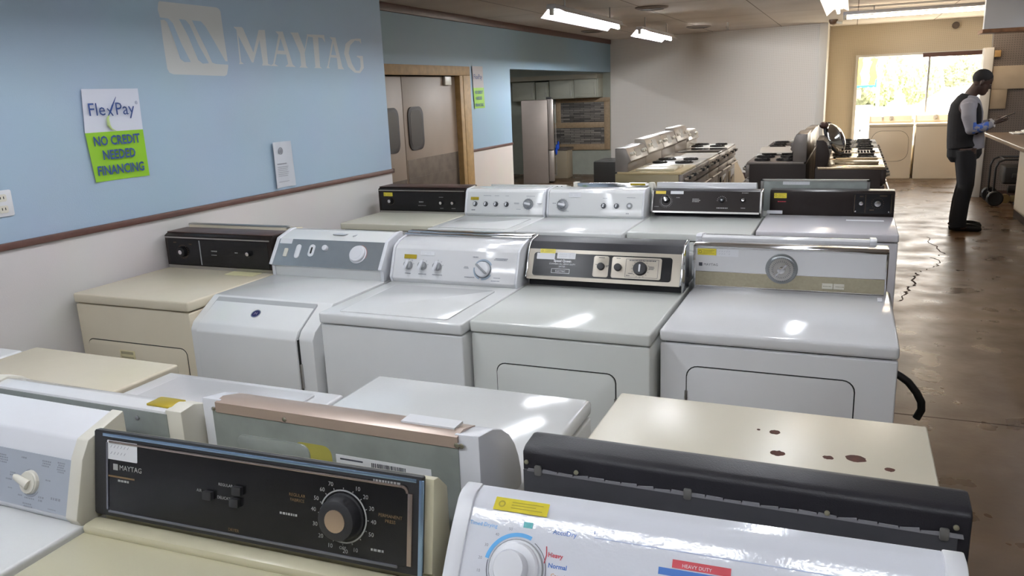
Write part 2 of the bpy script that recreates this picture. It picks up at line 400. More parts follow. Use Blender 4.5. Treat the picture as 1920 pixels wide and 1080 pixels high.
MB().box(-4.53, -4.50, 8.70, 8.86, 1.83, 1.93, .005).build('door_closer', PLAST_IV, df)
# painted logo and lettering on the near wall (x = -3.2), outlines in wall coordinates (y, z)
LOGO = {
 'outer': [(3.147,2.205),(3.157,2.213),(3.548,2.214),(3.567,2.208),(3.577,2.196),(3.580,2.082),(3.587,1.948),(3.587,1.906),(3.569,1.863),(3.550,1.855),(3.183,1.862),(3.158,1.870),(3.147,1.889),(3.144,2.028),(3.146,2.130),(3.138,2.173)],
 'stripe1': [(3.134,2.136),(3.198,2.134),(3.224,2.112),(3.264,2.013),(3.312,1.925),(3.266,1.924),(3.242,1.940),(3.215,2.037),(3.186,2.116),(3.170,2.126),(3.132,2.122)],
 'stripe2': [(3.269,2.136),(3.313,2.134),(3.337,2.112),(3.384,2.011),(3.441,1.921),(3.396,1.918),(3.366,1.936),(3.317,2.055)],
 'stripe3': [(3.358,2.135),(3.421,2.134),(3.450,2.109),(3.505,2.030),(3.569,1.934),(3.595,1.934),(3.592,1.916),(3.495,1.918),(3.466,1.925),(3.438,1.986),(3.387,2.079)],
 'M': [(3.665,2.121),(3.730,2.123),(3.742,2.115),(3.806,1.987),(3.872,2.115),(3.927,2.118),(3.924,1.926),(3.958,1.917),(3.869,1.916),(3.878,1.932),(3.870,2.059),(3.797,1.931),(3.783,1.932),(3.695,2.077),(3.695,1.933),(3.715,1.922),(3.675,1.920),(3.684,1.932),(3.686,2.105)],
 'A1': [(4.022,2.115),(4.090,2.117),(4.154,1.926),(4.182,1.912),(4.079,1.913),(4.110,1.929),(4.100,1.984),(4.013,1.985),(3.984,1.927),(4.017,1.914),(3.944,1.915),(3.970,1.928),(4.047,2.096)],
 'A1h': [(4.025,2.006),(4.087,2.006),(4.060,2.079)],
 'Y': [(4.160,2.116),(4.239,2.119),(4.289,2.021),(4.327,2.107),(4.340,2.108),(4.285,1.997),(4.287,1.920),(4.305,1.909),(4.217,1.910),(4.237,1.923),(4.238,1.995),(4.177,2.102)],
 'T': [(4.321,2.113),(4.509,2.118),(4.513,2.070),(4.484,2.098),(4.441,2.100),(4.433,1.918),(4.453,1.908),(4.368,1.909),(4.383,1.917),(4.384,2.098),(4.336,2.100)],
 'A2': [(4.566,2.108),(4.633,2.108),(4.684,1.921),(4.702,1.904),(4.632,1.905),(4.628,1.977),(4.557,1.979),(4.528,1.919),(4.540,1.909),(4.502,1.910),(4.519,1.928),(4.593,2.090)],
 'A2h': [(4.566,1.995),(4.623,1.994),(4.602,2.070)],
 'G': [(4.938,2.114),(4.937,2.079),(4.918,2.096),(4.861,2.098),(4.799,2.064),(4.774,2.011),(4.804,1.941),(4.846,1.897),(4.888,1.897),(4.909,1.925),(4.909,1.979),(4.869,1.991),(4.870,1.998),(4.945,1.998),(4.947,1.916),(4.894,1.881),(4.828,1.883),(4.753,1.922),(4.718,2.009),(4.744,2.071),(4.813,2.104),(4.879,2.112)],
}

PAINTW = mat('faded_white_paint', 'c4c6c6', .6)
BLUEP = mat('blue_wall_paint', 'a0b5c9', .55)
FW = Matrix(((0, 0, 1, -3.2), (1, 0, 0, 0), (0, 1, 0, 0), (0, 0, 0, 1)))
def tri_poly(mb, pts, n, M):
    from mathutils.geometry import tessellate_polygon
    mb.geo([(p[0], p[1], n) for p in pts], tessellate_polygon([[Vector((p[0], p[1], 0)) for p in pts]]), M)
mb = MB(); tri_poly(mb, LOGO['outer'], .0008, FW); mb.mi = 1
for k in ('stripe1', 'stripe2', 'stripe3'): tri_poly(mb, LOGO[k], .0016, FW)
mb.build('painted_logo', [PAINTW, BLUEP], wl, 'white rounded square with slanted blue stripes painted on the wall', recalc=False)
mb = MB()
for k in ('M', 'A1', 'Y', 'T', 'A2', 'G'): tri_poly(mb, LOGO[k], .0008, FW)
mb.mi = 1
for k in ('A1h', 'A2h'): tri_poly(mb, LOGO[k], .0016, FW)
mb.build('painted_lettering', [PAINTW, BLUEP], wl, 'six faded white serif capitals painted on the wall', recalc=False)

# ---------------------------------------------------------------- papers on the walls
GREENPAPER = mat('green_paper', '86b81f', .5); NAVY = mat('navy_print', '22407c', .6); POSTW = mat('poster_paper', 'cfd2e0', .5)
def bent(mb, y0, y1, z0, z1, yb0, yb1, M, n0=.002, lift=.008):
    """paper sheet with slightly lifted edges; top edge y0..y1, bottom edge yb0..yb1"""
    N = 8; vs = []; fs = []
    for j in range(N + 1):
        t = j / N
        for i in range(N + 1):
            s_ = i / N; a = y0 + (yb0 - y0) * t; b = y1 + (yb1 - y1) * t
            vs.append((a + (b - a) * s_, z1 + (z0 - z1) * t, n0 + lift * (abs(s_ - .5) * 2) ** 3))
    for j in range(N):
        for i in range(N):
            a = j * (N + 1) + i; fs.append((a, a + 1, a + N + 2, a + N + 1))
    return mb.geo(vs, fs, M)
p = thing('wall_poster', 'large white and green no credit needed financing poster on the near blue wall', 'poster', (-3.2, 2.77, 1.38))
FP = Matrix(((0, 0, 1, 0), (1, 0, 0, -2.77), (0, 1, 0, -1.38), (0, 0, 0, 1)))
bent(MB(), 2.622, 2.936, 1.60, 1.794, 2.605, 2.931, FP).build('white_half', POSTW, p)
bent(MB(), 2.605, 2.931, 1.376, 1.60, 2.621, 2.931, FP).build('green_half', GREENPAPER, p)
t = MB()
t.text('Fle', .082, 2.637, 1.675, .011, FP); t.text('Pay', .082, 2.785, 1.675, .011, FP)
t.text('®', .022, 2.905, 1.72, .011, FP)
t.tube([(2.742, 1.672, .012), (2.757, 1.69, .012), (2.772, 1.715, .012), (2.80, 1.757, .012)], [.002, .004, .004, .001], 6, FP)
t.tube([(2.742, 1.705, .012), (2.757, 1.69, .012), (2.769, 1.672, .012)], .003, 6, FP)
t.build('lettering', NAVY, p)
MB().tube([(2.755, 1.688, .0105), (2.738, 1.66, .0105), (2.738, 1.63, .0105), (2.75, 1.612, .0105), (2.775, 1.602, .0105)], [.002, .006, .008, .005, .001], 6, FP).build('swoosh', mat('pale_green_ink', 'b5c88a', .6), p)
t = MB()
for s_, z in (('NO CREDIT', 1.54), ('NEEDED', 1.475), ('FINANCING', 1.405)):
    t.text(s_, .060, 2.772, z, .0115, FP, 'CENTER', .0014, .83)
t.build('lettering', NAVY, p)
p = thing('wall_poster', 'small white and green financing poster beside the pine-framed swing doors', 'poster', (-4.5, 9.6, 1.53))
FP = Matrix(((0, 0, 1, 0), (1, 0, 0, -9.6), (0, 1, 0, -1.53), (0, 0, 0, 1)))
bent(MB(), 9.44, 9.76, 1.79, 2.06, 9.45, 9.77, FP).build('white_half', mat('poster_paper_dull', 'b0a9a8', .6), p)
bent(MB(), 9.45, 9.77, 1.53, 1.79, 9.47, 9.78, FP).build('green_half', GREENPAPER, p)
t = MB().text('FlexPay', .085, 9.6, 1.90, .012, FP, 'CENTER')
for s_, z in (('NO CREDIT', 1.715), ('NEEDED', 1.64), ('FINANCING', 1.555)): t.text(s_, .055, 9.615, z, .012, FP, 'CENTER', .001, .85)
t.build('lettering', NAVY, p)
p = thing('wall_notice', 'narrow white notice sheet with round seal standing on the brown wall trim', 'notice', (-3.2, 3.95, 1.19))
FP = Matrix(((0, 0, 1, 0), (1, 0, 0, -3.95), (0, 1, 0, -1.19), (0, 0, 0, 1)))
bent(MB(), 3.865, 4.035, 1.195, 1.47, 3.865, 4.045, FP, .003, .015).build('sheet', mat('notice_paper', 'c6cad2', .6), p)
t = MB().ring(3.945, 1.415, .016, .022, .006, .0068, FP).ring(3.945, 1.415, .006, .011, .006, .0068, FP)
for i in range(5): t.plate(rr(3.925 + .008 * i, 1.405, 3.929 + .008 * i, 1.425), .0068, .0074, FP)
t.plate(rr(3.90, 1.335, 3.99, 1.340), .006, .0064, FP)
for i in range(6): t.plate(rr(3.895 + .004 * (i % 2), 1.318 - i * .011, 4.005 - .006 * (i % 3), 1.320 - i * .011), .006, .0064, FP)
t.plate(rr(3.895, 1.228, 4.0, 1.230), .006, .0064, FP)
t.build('print', INKG, p)
# wall outlet
p = thing('wall_outlet', 'white electrical outlet plate low on the blue wall at the left edge', 'outlet', (-3.2, 2.17, 1.34))
FP = Matrix(((0, 0, 1, 0), (1, 0, 0, 0), (0, 1, 0, 0), (0, 0, 0, 1)))
MB().plate(rr(-.05, -.052, .042, .055, .006), 0, .006, FP, .002).build('cover_plate', PLAST_W, p)
for dz in (-.022, .024):
    s_ = MB().plate(rr(-.02, dz - .015, .018, dz + .015, .008), .006, .008, FP).build('socket', PLAST_IV, p)
    MB().plate(rr(-.010, dz - .004, -.007, dz + .006), .008, .009, FP).plate(rr(.004, dz - .004, .007, dz + .006), .008, .009, FP).build('slot', DARK, s_)

# ---------------------------------------------------------------- washers and dryers
FR = None
class Face:
    """a sloped control face: u along the width (0..1), v up the slope (0..1), n outwards"""
    def __init__(s, M, w, l, parent): s.M, s.w, s.l, s.p = M, w, l, parent
    def U(s, u): return u * s.w
    def V(s, v): return v * s.l
    def plate(s, name, m, u0, v0, u1, v1, r=0, n0=0., n1=.002, bev=0, parent=None):
        return MB().plate(rr(s.U(u0), s.V(v0), s.U(u1), s.V(v1), r), n0, n1, s.M, bev).build(name, m, parent or s.p)
    def tag(s, u0, v0, u1, v1, m, marks=True, name='price_sticker', n0=.0022):
        mb = MB().plate(rr(s.U(u0), s.V(v0), s.U(u1), s.V(v1), .001), n0, n0 + .0006, s.M); mb.mi = 1
        if marks:
            du = (u1 - u0); dv = v1 - v0
            mb.ring(s.U(u0 + du * .14), s.V(v0 + dv * .5), s.V(dv) * .16, s.V(dv) * .26, n0 + .0006, n0 + .0009, s.M, 14)
            for i, k in enumerate((.7, .48, .26)):
                mb.plate(rr(s.U(u0 + du * .32), s.V(v0 + dv * k), s.U(u0 + du * (.9 - .13 * (i % 2))), s.V(v0 + dv * (k + .06))), n0 + .0006, n0 + .0009, s.M)
        return mb.build(name, [m, mat('sticker_print', '9c8f2c', .6)], s.p)
    def slip(s, u0, v0, u1, v1, n0=.0022, name='price_slip', marks=True):
        mb = MB().plate(rr(s.U(u0), s.V(v0), s.U(u1), s.V(v1), .002), n0, n0 + .0006, s.M); mb.mi = 1
        if marks:
            random.seed(int(u0 * 1000)); du = (u1 - u0) / 9
            for k in (.62, .28):
                for i in range(1, 7): 
                    if random.random() < .75:
                        a = s.U(u0 + du * i); b = s.V(v0 + (v1 - v0) * k)
                        mb.plate([(a, b), (a + .0012, b), (a + s.U(du) * .6, b + s.V(v1 - v0) * .14), (a + s.U(du) * .6 - .001, b + s.V(v1 - v0) * .14)], n0 + .0006, n0 + .0008, s.M)
        return mb.build(name, [PAPER, INKG], s.p)
    def text(s, items, m=INKG, n=.0023, name='lettering', bold=0.):
        mb = MB()
        for it in items:
            t, u, v, size = it[:4]; mb.text(t, size, s.U(u), s.V(v), n, s.M, it[4] if len(it) > 4 else 'CENTER', it[5] if len(it) > 5 else bold)
        return mb.build(name, m, s.p, smooth=0)
    def marks(s, items, m=INKG, n=.0021, name='printed_marks'):
        """small unreadable print: broken rows; items (u, v, width, rows, height)"""
        mb = MB()
        for u, v, w, rows, h in items:
            for r_ in range(rows):
                random.seed(int(u * 977 + v * 131 + r_)); x = s.U(u) - w / 2 + random.uniform(0, .15) * w; xe = s.U(u) + w / 2 - random.uniform(0, .2) * w
                y = s.V(v) - r_ * h * 1.6
                while x < xe:
                    l = random.uniform(.6, 1.6) * h; mb.plate([(x, y), (x + l, y), (x + l, y + h), (x, y + h)], n - .0005, n, s.M); x += l + h * .45
        return mb.build(name, m, s.p, smooth=0)
    def knob(s, u, v, r, h, m, m2=None, bar=None, name='knob', base=None, rot=0., n0=.002, cap=None, label=None):
        T = s.M @ Matrix.Translation((s.U(u), s.V(v), n0)); mb = MB()
        if base: mb.lathe([(base, 0), (base, .002), (r, .003)], T, 28)
        mb.lathe([(r, 0), (r * .97, h * .75), (r * .9, h * .95), (r * .78, h), (0, h)], T, 28)
        ms = [m, m2 or m]; mb.mi = 1
        if bar: mb.plate(rr(-r * bar[0], -r * bar[1], r * bar[0], r * bar[1], r * .1), h * .8, h + bar[2], T @ Matrix.Rotation(rot, 4, 'Z'), .0008)
        if cap: mb.lathe([(r * cap, h), (r * cap, h + .0015), (0, h + .0025)], T, 24)
        return mb.build(name, ms, s.p, label)
    def ticks(s, u, v, r0, r1, n, m=INKG, wd=.0012, a0=0, a1=360, nn=.0022, name='dial_ticks'):
        mb = MB()
        for i in range(n):
            a = radians(a0 + (a1 - a0) * i / max(1, n - (0 if a1 - a0 >= 360 else 1)))
            T = s.M @ Matrix.Translation((s.U(u), s.V(v), 0)) @ Matrix.Rotation(a, 4, 'Z')
            mb.plate([(r0, -wd / 2), (r1, -wd / 2), (r1, wd / 2), (r0, wd / 2)], nn - .0005, nn, T)
        return mb.build(name, m, s.p, smooth=0)
    def ring(s, u, v, r0, r1, m, n0=.002, n1=.0028, a0=0, a1=360, name='dial_ring', seg=40):
        return MB().ring(s.U(u), s.V(v), r0, r1, n0, n1, s.M, seg, a0, a1).build(name, m, s.p)

GRP = 'used washers and dryers on the sales floor'
def machine(kind, label, x, yf, W, D, body, H=.91, rz=0., top=None, lid=None, door=None, kick=True, front_bev=.006, cab=True, tb=.008, topname='top_panel'):
    """x: world left edge; yf: world y of the front edge; rz=pi turns its back to the camera"""
    yc = yf + D / 2 if abs(rz) < 1 else yf - D / 2
    t = thing(kind, label, 'washer' if 'wash' in kind else 'dryer', (x + W / 2, yc, 0), rz, GRP)
    h = W / 2; d = D / 2
    if cab:
        cb = MB().box(-h + .003, h - .003, -d + .006, d - .004, 0, H - .048, front_bev, 3).build('cabinet', body, t)
        MB().box(-h + .02, h - .02, -d + .002 + .02, d - .02, H - .05, H - .03).build('seam', DARK, cb)
        MB().box(-h + .001, h - .001, -d, d, H - .043, H, tb, 3).build(topname, top or body, t)
    FFm = Matrix(((1, 0, 0, 0), (0, 0, -1, -d + .006), (0, 1, 0, 0), (0, 0, 0, 1)))
    if lid:
        l0, l1, y0, y1 = lid
        MB().plate(rr(-h + l0, -d + y0, h - l1, -d + y1, .015), H - .002, H + .0045, I4, .0025).build('lid', top or body, t)
    if door:
        u0, u1, v0, v1, r, side, handle = door
        du0, du1 = -h + u0 * W, -h + u1 * W
        MB().plate(rr(du0 - .004, v0 - .004, du1 + .004, v1 + .004, r + .004), -.001, .0006, FFm).build('door_gap', DARK, t)
        dr = MB().plate(rr(du0, v0, du1, v1, r), 0, .005, FFm, .003).build('door', body, t)
        if side:
            hx = du0 - .002 if side < 0 else du1 + .002
            for hz in (v1 - .11, v0 + .11):
                MB().cyl((hx, -d - .0005, hz - .025), (hx, -d - .0005, hz + .025), .0045, seg=10).cyl((hx, -d - .0005, hz - .003), (hx, -d - .0005, hz + .003), .0055, seg=10).build('hinge', STEEL, dr)
        if handle:
            hu, hv = -h + handle[0] * W, handle[1]
            MB().plate(rr(hu - .045, hv - .02, hu + .045, hv + .022, .004), .004, .0065, FFm, .001).build('handle_frame', handle[2], dr)
            MB().plate([(hu - .036, hv + .004), (hu + .036, hv + .004), (hu + .036, hv + .016), (hu - .036, hv + .016)], .0066, .0072, FFm).plate([(hu - .036, hv - .014), (hu + .036, hv - .014), (hu + .036, hv - .008), (hu - .036, hv - .008)], .0066, .0069, FFm).build('handle_recess', mat('handle_shade', '9c9478', .5), dr)
    return t, W, D, H
def console(mc, prof, m, seg=(0, 1), inset=(.004, .004), end=None, endm=None, name='console', bev=.003, extra=None):
    """prof: (y relative to the back edge, z above the top panel) from the front foot up and over"""
    t, W, D, H = mc; b = D / 2
    P = [(b + p[0], H + p[1] - (0.002 if p[1] == 0 else 0)) for p in prof]
    if P[-1][1] > H: P.append((b, H - .002))
    x0, x1 = -W / 2 + inset[0], W / 2 - inset[1]
    e = end or 0
    c = MB().prism(P, x0 + e, x1 - e, bev=bev).build(name, m, t)
    if end:
        g = .004
        Q = [(b + p[0] - (g if p[0] < -.02 else 0), H + p[1] + (g if p[1] > .01 else -.002)) for p in prof]
        if Q[-1][1] > H: Q.append((b, H - .002))
        for a, c2 in ((x0, x0 + e), (x1 - e, x1)): MB().prism(Q, a, c2, bev=min(.003, e / 3)).build('console_end', endm or m, t)
    pb, pt = Vector(P[seg[0]]), Vector(P[seg[1]]); v = (pt - pb); l = v.length; v /= l
    M = Matrix(((1, 0, 0, x0 + e), (0, v.x, -v.y, pb.x), (0, v.y, v.x, pb.y), (0, 0, 0, 1)))
    return Face(M, x1 - x0 - 2 * e, l, c)

# ===== second row, facing the camera ===== (left to right)
# 1 beige dryer with dark brown console
mc = machine('clothes_dryer', 'beige dryer with dark brown console against the white lower wall, leftmost of its row', -3.165, 2.385, .672, .71, BEIGE, door=(.07, .93, .12, .70, .03, 0, (.42, .645, mat('handle_beige', 'cfc59c', .4))))
f = console(mc, [(-.155, 0), (-.155, .165), (-.13, .178), (0, .178)], BROWN, (0, 1))
MB().box(-.332, .332, .355 - .135, .355 - .001, .91 + .176, .91 + .181, .002).build('console_top', BROWNW, f.p)
f.plate('top_trim', STEEL, .01, .93, .99, .965, n1=.004); f.plate('bottom_trim', STEEL, .01, .01, .99, .10, n1=.003)
f.plate('control_panel', BLACK, .03, .13, .97, .90, .004, 0, .002); f.plate('divider', GREYP, .335, .14, .345, .88, n0=.002, n1=.003)
f.knob(.17, .52, .026, .02, BLACK, CHROME, name='dial', cap=.42); f.ticks(.17, .52, .03, .036, 22, INKGOLD)
f.knob(.80, .56, .013, .016, BLACK, CHROME, cap=.7)
f.text([('AUTO', .10, .78, .007), ('TIMED', .25, .74, .007)], INKGOLD); f.marks([(.47, .56, .035, 1, .006), (.47, .45, .05, 1, .003), (.68, .55, .02, 1, .004)], INKW)
t = mc[0]; MB().plate(rr(.10, .12, .27, .19, .004), .9105, .9125).build('manual', mat('cream_card', 'd2cca0', .5), t)
# 2 front-loading washer with slanted front
t = thing('washing_machine', 'white washer with slanted front door, round blue badge and blue-grey metal control panel', 'washer', (-2.18, 2.74, 0), 0, GRP)
h = .31; d = .37
side = [(-d + .01, 0), (-d + .01, .80), (-d + .03, .83), (-.205, .91), (d, .91), (d, 0)]
cb = MB().prism(side, -h, h, bev=.008).build('cabinet', ENAMEL, t)
# door: slanted upper part and upright lower part
dprof = [(-d - .008, .10), (-d - .008, .80), (-d + .012, .832), (-.245, .897), (-.235, .886), (-d + .03, .815), (-d + .012, .79), (-d + .012, .10)]
MB().prism([(p[0] - .001, p[1]) for p in [(-d + .008, .09), (-d + .008, .81), (-d + .026, .833), (-.222, .908), (-.222, .89), (-d + .03, .80), (-d + .02, .09)]], -h + .046, h - .066).build('door_gap', mat('shaded_seam', 'a5a7a8', .6), t)
MB().box(h - .0675, h - .065, -d - .0005, -d + .02, .05, .80).build('door_gap', DARK, t)
dr = MB().prism(dprof, -h + .048, h - .068, bev=.005).build('door', ENAMEL, t)
sl = Vector((-.235 + d - .012, .902 - .832)); sL = sl.length; sl /= sL
MS = Matrix(((1, 0, 0, -.01), (0, sl.x, -sl.y, (-d + .012 - .235) / 2 + .001), (0, sl.y, sl.x, (.832 + .902) / 2), (0, 0, 0, 1)))
bd = MB().ring(0, 0, .017, .021, 0, .004, MS).build('badge', CHROME, dr)
MB().lathe([(.0172, 0), (.0172, .003), (0, .004)], MS).build('badge_face', mat('dark_blue_badge', '1f2250', .3), bd)
MB().text('M', .02, 0, -.007, .0042, MS, 'CENTER').build('badge_letter', GOLD, bd, smooth=0)
MB().box(h - .066, h - .060, -d - .001, -d + .012, .60, .70, .001).build('latch', STEEL, dr)
MB().box(-.055, .04, -d - .0095, -d - .0085, .395, .405).build('lettering', INKG, dr)
mc = (t, .62, .74, .91)
f = console(mc, [(-.185, 0), (-.185, .042), (-.205, .052), (-.125, .165), (-.03, .192), (0, .192)], ENAMEL, (2, 3), (.002, .002), .018, PLAST_W)
f.plate('control_panel', BLUEMET, .0, .0, 1, .98, .002, 0, .0022)
f.slip(.01, .80, .13, .98, marks=False)
f.plate('switch', PLAST_IV, .08, .32, .115, .62, .003, .002, .006, .001); f.plate('switch', PLAST_W, .19, .28, .235, .78, .012, .002, .006, .001)
r_ = f.plate('switch', PLAST_W, .315, .36, .37, .80, .014, .002, .005, .001); f.plate('slot', DARK, .335, .46, .350, .70, .004, .005, .0056)
f.knob(.47, .68, .014, .014, PLAST_W); f.knob(.785, .52, .040, .016, PLAST_W, name='dial', base=.044, cap=.66); f.ring(.785, .52, .044, .047, mat('dull_red_print', '8d5a52', .5), a0=-20, a1=80)
f.marks([(.08, .12, .02, 1, .004), (.16, .12, .02, 1, .004), (.30, .88, .10, 1, .003)], INKG)
bz = .91 + .178
MB().box(-.02, .05, .37 - .085, .37 - .055, bz + .003, bz + .008, .002).box(.10, .104, .37 - .10, .37 - .05, bz, bz + .006).build('console_vent', mat('shaded_plastic', 'b9bcc2', .5), t)
# 3 white top-loading washer, three small knobs
mc = machine('washing_machine', 'white top-loading washer with three small knobs, a large round dial and a chrome-edged white console', -1.852, 2.405, .618, .715, ENAMEL, lid=(.075, .075, .03, .47))
f = console(mc, [(-.175, 0), (-.185, .018), (-.135, .142), (-.120, .154), (-.085, .168), (0, .186)], ENAMEL2, (1, 2), (.002, .004), .012, PLAST_W)
f.tag(.085, .66, .19, .80, STICK_G, False); f.slip(.22, .80, .34, .93)
for u in (.13, .25, .375):
    f.knob(u, .44, .019, .018, GREYP, PLAST_W, bar=(.34, 1.05, .010), rot=-.3); f.ticks(u, .46, .022, .027, 5, INKG, .002, 10, 170)
f.marks([(.13, .16, .035, 1, .003), (.25, .16, .045, 1, .003), (.375, .16, .05, 1, .003), (.68, .80, .03, 1, .004), (.64, .14, .05, 1, .004), (.86, .16, .04, 1, .003), (.85, .06, .045, 1, .004), (.88, .78, .07, 2, .0035), (.61, .47, .025, 2, .003)], INKG)
f.ring(.745, .42, .033, .045, mat('dial_shade_print', '9aa8b8', .5), .0005, .0022, 30, 150); f.ring(.745, .42, .033, .045, mat('dial_shade_print'), .0005, .0022, 170, 250); f.ring(.745, .42, .033, .045, mat('dial_shade_print'), .0005, .0022, 265, 330)
f.knob(.745, .42, .033, .020, PLAST_W, GREYP, bar=(.14, .95, .008), name='dial', rot=.9, base=.035)
f.ring(.745, .42, .0335, .0375, mat('steel_ring', '70757a', .3, .6), .002, .006)
MB().box(-.31, .31, .3575 - .03, .3575 - .002, .91 + .180, .91 + .19, .003).build('back_trim', CHROME, f.p)
# 4 commercial dryer, black console with champagne frame
mc = machine('clothes_dryer', 'white dryer with black commercial console, champagne frame and two black knobs beside a dial', -1.232, 2.46, .665, .70, ENAMEL3, door=(.155, .815, .14, .755, .03, 1, None))
f = console(mc, [(-.125, 0), (-.125, .025), (-.16, .032), (-.105, .150), (-.075, .178), (0, .19)], BLACKP, (2, 3), (.004, .004), .008, CHROME)
f.plate('console_frame', GOLD, 0, .0, 1, 1, .002, 0, .003, .001); f.plate('control_panel', BLACK, .035, .12, .945, .88, .012, .003, .004)
f.tag(.075, .86, .18, 1.0, STICK_Y, n0=.0044); f.slip(.055, .66, .18, .86, .0042, marks=False); f.slip(.195, .70, .32, .90, .0042)
f.text([('Speed Queen', .235, .59, .014, 'CENTER', .0004), ('COMMERCIAL HEAVY DUTY', .235, .50, .009), ('DRYER', .235, .42, .009), ('ELECTRIC', .235, .26, .009)], PAPER, .0042)
f.plate('label_frame', PAPER, .165, .22, .29, .37, .001, .004, .0043); f.plate('label_field', BLACK, .168, .235, .287, .355, .001, .0042, .0045)
MB().text('ELECTRIC', .010, f.U(.2275), f.V(.265), .0047, f.M, 'CENTER').build('lettering', PAPER, f.p, smooth=0)
for u0, u1 in ((.445, .545), (.565, .88)): f.plate('knob_plate', GOLD, u0, .17, u1, .84, .008, .004, .0055, .0006)
f.knob(.497, .50, .0155, .014, BLACKM, n0=.0055); f.knob(.607, .50, .0155, .014, BLACKM, n0=.0055)
f.knob(.75, .49, .028, .016, BLACKM, PAPER, bar=(.12, .55, .003), name='dial', n0=.0055, rot=0)
f.ticks(.75, .49, .032, .037, 16, INK, .0014, nn=.0059)
mb = MB()
for a in ((.655, .21, .657, .79), (.86, .21, .862, .79), (.655, .21, .86, .22), (.655, .78, .86, .79)): mb.plate(rr(f.U(a[0]), f.V(a[1]), f.U(a[2]), f.V(a[3])), .0055, .0059, f.M)
mb.build('printed_border', INK, f.p)
f.marks([(.497, .78, .035, 1, .003), (.607, .78, .02, 1, .003), (.755, .73, .12, 1, .004), (.82, .55, .025, 3, .003), (.465, .55, .012, 1, .003), (.535, .53, .01, 2, .003), (.69, .32, .02, 1, .003), (.675, .25, .02, 1, .003)], INK, .0059)
# 5 dryer with round chrome dial
mc = machine('clothes_dryer', 'white dryer with large round chrome dial on a white and gold-beige striped console', -.556, 2.535, .735, .72, ENAMEL2, door=(.13, .835, .14, .785, .035, -1, None), tb=.012)
f = console(mc, [(-.10, 0), (-.105, .172), (-.085, .178), (0, .176)], CHROME, (0, 1), (.004, .02))
f.plate('upper_panel', ENAMEL2, .012, .40, .988, .945, .001, .0, .002); f.plate('lower_panel', GOLDB, .012, .06, .988, .385, .001, 0, .002)
mb = MB()
for u in (0, .988): mb.plate(rr(f.U(u), 0, f.U(u + .012), f.V(1)), 0, .006, f.M, .001)
mb.plate(rr(0, f.V(.955), f.U(1), f.V(1.0)), 0, .006, f.M, .001).plate(rr(0, 0, f.U(1), f.V(.05)), 0, .005, f.M, .001); mb.build('chrome_frame', CHROME, f.p)
f.tag(.022, .78, .125, .93, STICK_Y); f.slip(.127, .76, .245, .93, .0021)
f.plate('brand_mark', INK, .03, .52, .05, .60, .001, .002, .0025); f.text([('MAYTAG', .056, .53, .014, 'LEFT')], INK)
f.knob(.475, .53, .056, .012, mat('dull_dial_metal', '8b8e90', .3, .7), STEEL, name='dial', base=.060, cap=.8); f.ticks(.475, .53, .029, .036, 30, INK, .0012, nn=.0172); f.ticks(.475, .53, .043, .048, 40, INK, .001, nn=.0172)
MB().lathe([(.016, .014), (.014, .026), (0, .028)], f.M @ Matrix.Translation((f.U(.475), f.V(.53), 0))).plate(rr(-.003, -.03, .003, .03, .001), .026, .031, f.M @ Matrix.Translation((f.U(.475), f.V(.53), 0)) @ Matrix.Rotation(-.7, 4, 'Z')).build('dial_grip', CHROME, f.p)
for u in (.685, .742): f.plate('push_button', PLAST_IV, u, .13, u + .053, .25, .001, .002, .006, .001)
f.marks([(.71, .18, .03, 1, .003), (.77, .18, .03, 1, .003)], GOLDB, .0063)
MB().box(.317, .333, .18, .23, .91, .914, .001).build('paper_tag', PAPER, mc[0])

# ===== backs of the machines behind the second row (facing away) =====
def backed(kind, label, x, yb, W, D, body, prof, cm, seg=(0, 1), **k):
    """machine with its back to the camera: x is its left edge in the picture, yb the y of its back"""
    ekw = {q: k.pop(q) for q in list(k) if q in ('end', 'endm', 'inset', 'bev')}
    mc = machine(kind, label, x, yb + D, W, D, body, rz=pi, **k)
    f = console(mc, prof, cm, seg, **ekw); t = mc[0]
    return mc, f
def back_face(mc, zt, z0=.0):
    """frame on the rear side of the console: u from the left as seen from behind"""
    t, W, D, H = mc
    return Face(Matrix(((-1, 0, 0, W / 2), (0, 0, 1, D / 2), (0, 1, 0, H + z0), (0, 0, 0, 1))), W, zt - z0, t)
mc, f = backed('clothes_dryer', 'beige machine behind the dark brown console by the wall, its steel console cap showing', -3.185, 3.13, .64, .68, BEIGE, [(-.16, 0), (-.13, .17), (0, .188)], BEIGE)
MB().box(-.32, .32, .34 - .03, .339, 1.092, 1.104, .003).build('console_cap', STEEL, mc[0])
mc, f = backed('washing_machine', 'white machine behind the slanted front washer, thin steel top edge showing', -2.47, 3.14, .59, .68, ENAMEL, [(-.16, 0), (-.13, .16), (0, .175)], ENAMEL3)
MB().box(-.30, .30, .34 - .02, .339, 1.075, 1.094, .003).build('console_cap', STEEL, mc[0])
mc, f = backed('washing_machine', 'white machine back to back with the three-knob washer, chrome strip along its console', -1.872, 3.15, .625, .68, ENAMEL, [(-.16, 0), (-.12, .15), (0, .178)], ENAMEL)
MB().box(-.312, .312, .34 - .045, .339, 1.080, 1.100, .004).build('console_cap', CHROME, mc[0])
mc, f = backed('clothes_dryer', 'plain white machine back to back with the black commercial console, almost hidden', -1.235, 3.20, .66, .68, ENAMEL, [(-.15, 0), (-.12, .10), (0, .12)], ENAMEL)
mc, f = backed('washing_machine', 'white machine with plain rounded white console behind the chrome dial dryer', -.575, 3.30, .70, .68, ENAMEL2, [(-.20, 0), (-.17, .10), (-.10, .175), (-.02, .185), (0, .178)], ENAMEL2, end=.025, endm=PLAST_W)
b = back_face(mc, .18); b.slip(.70, .9, .90, .985, .001); 
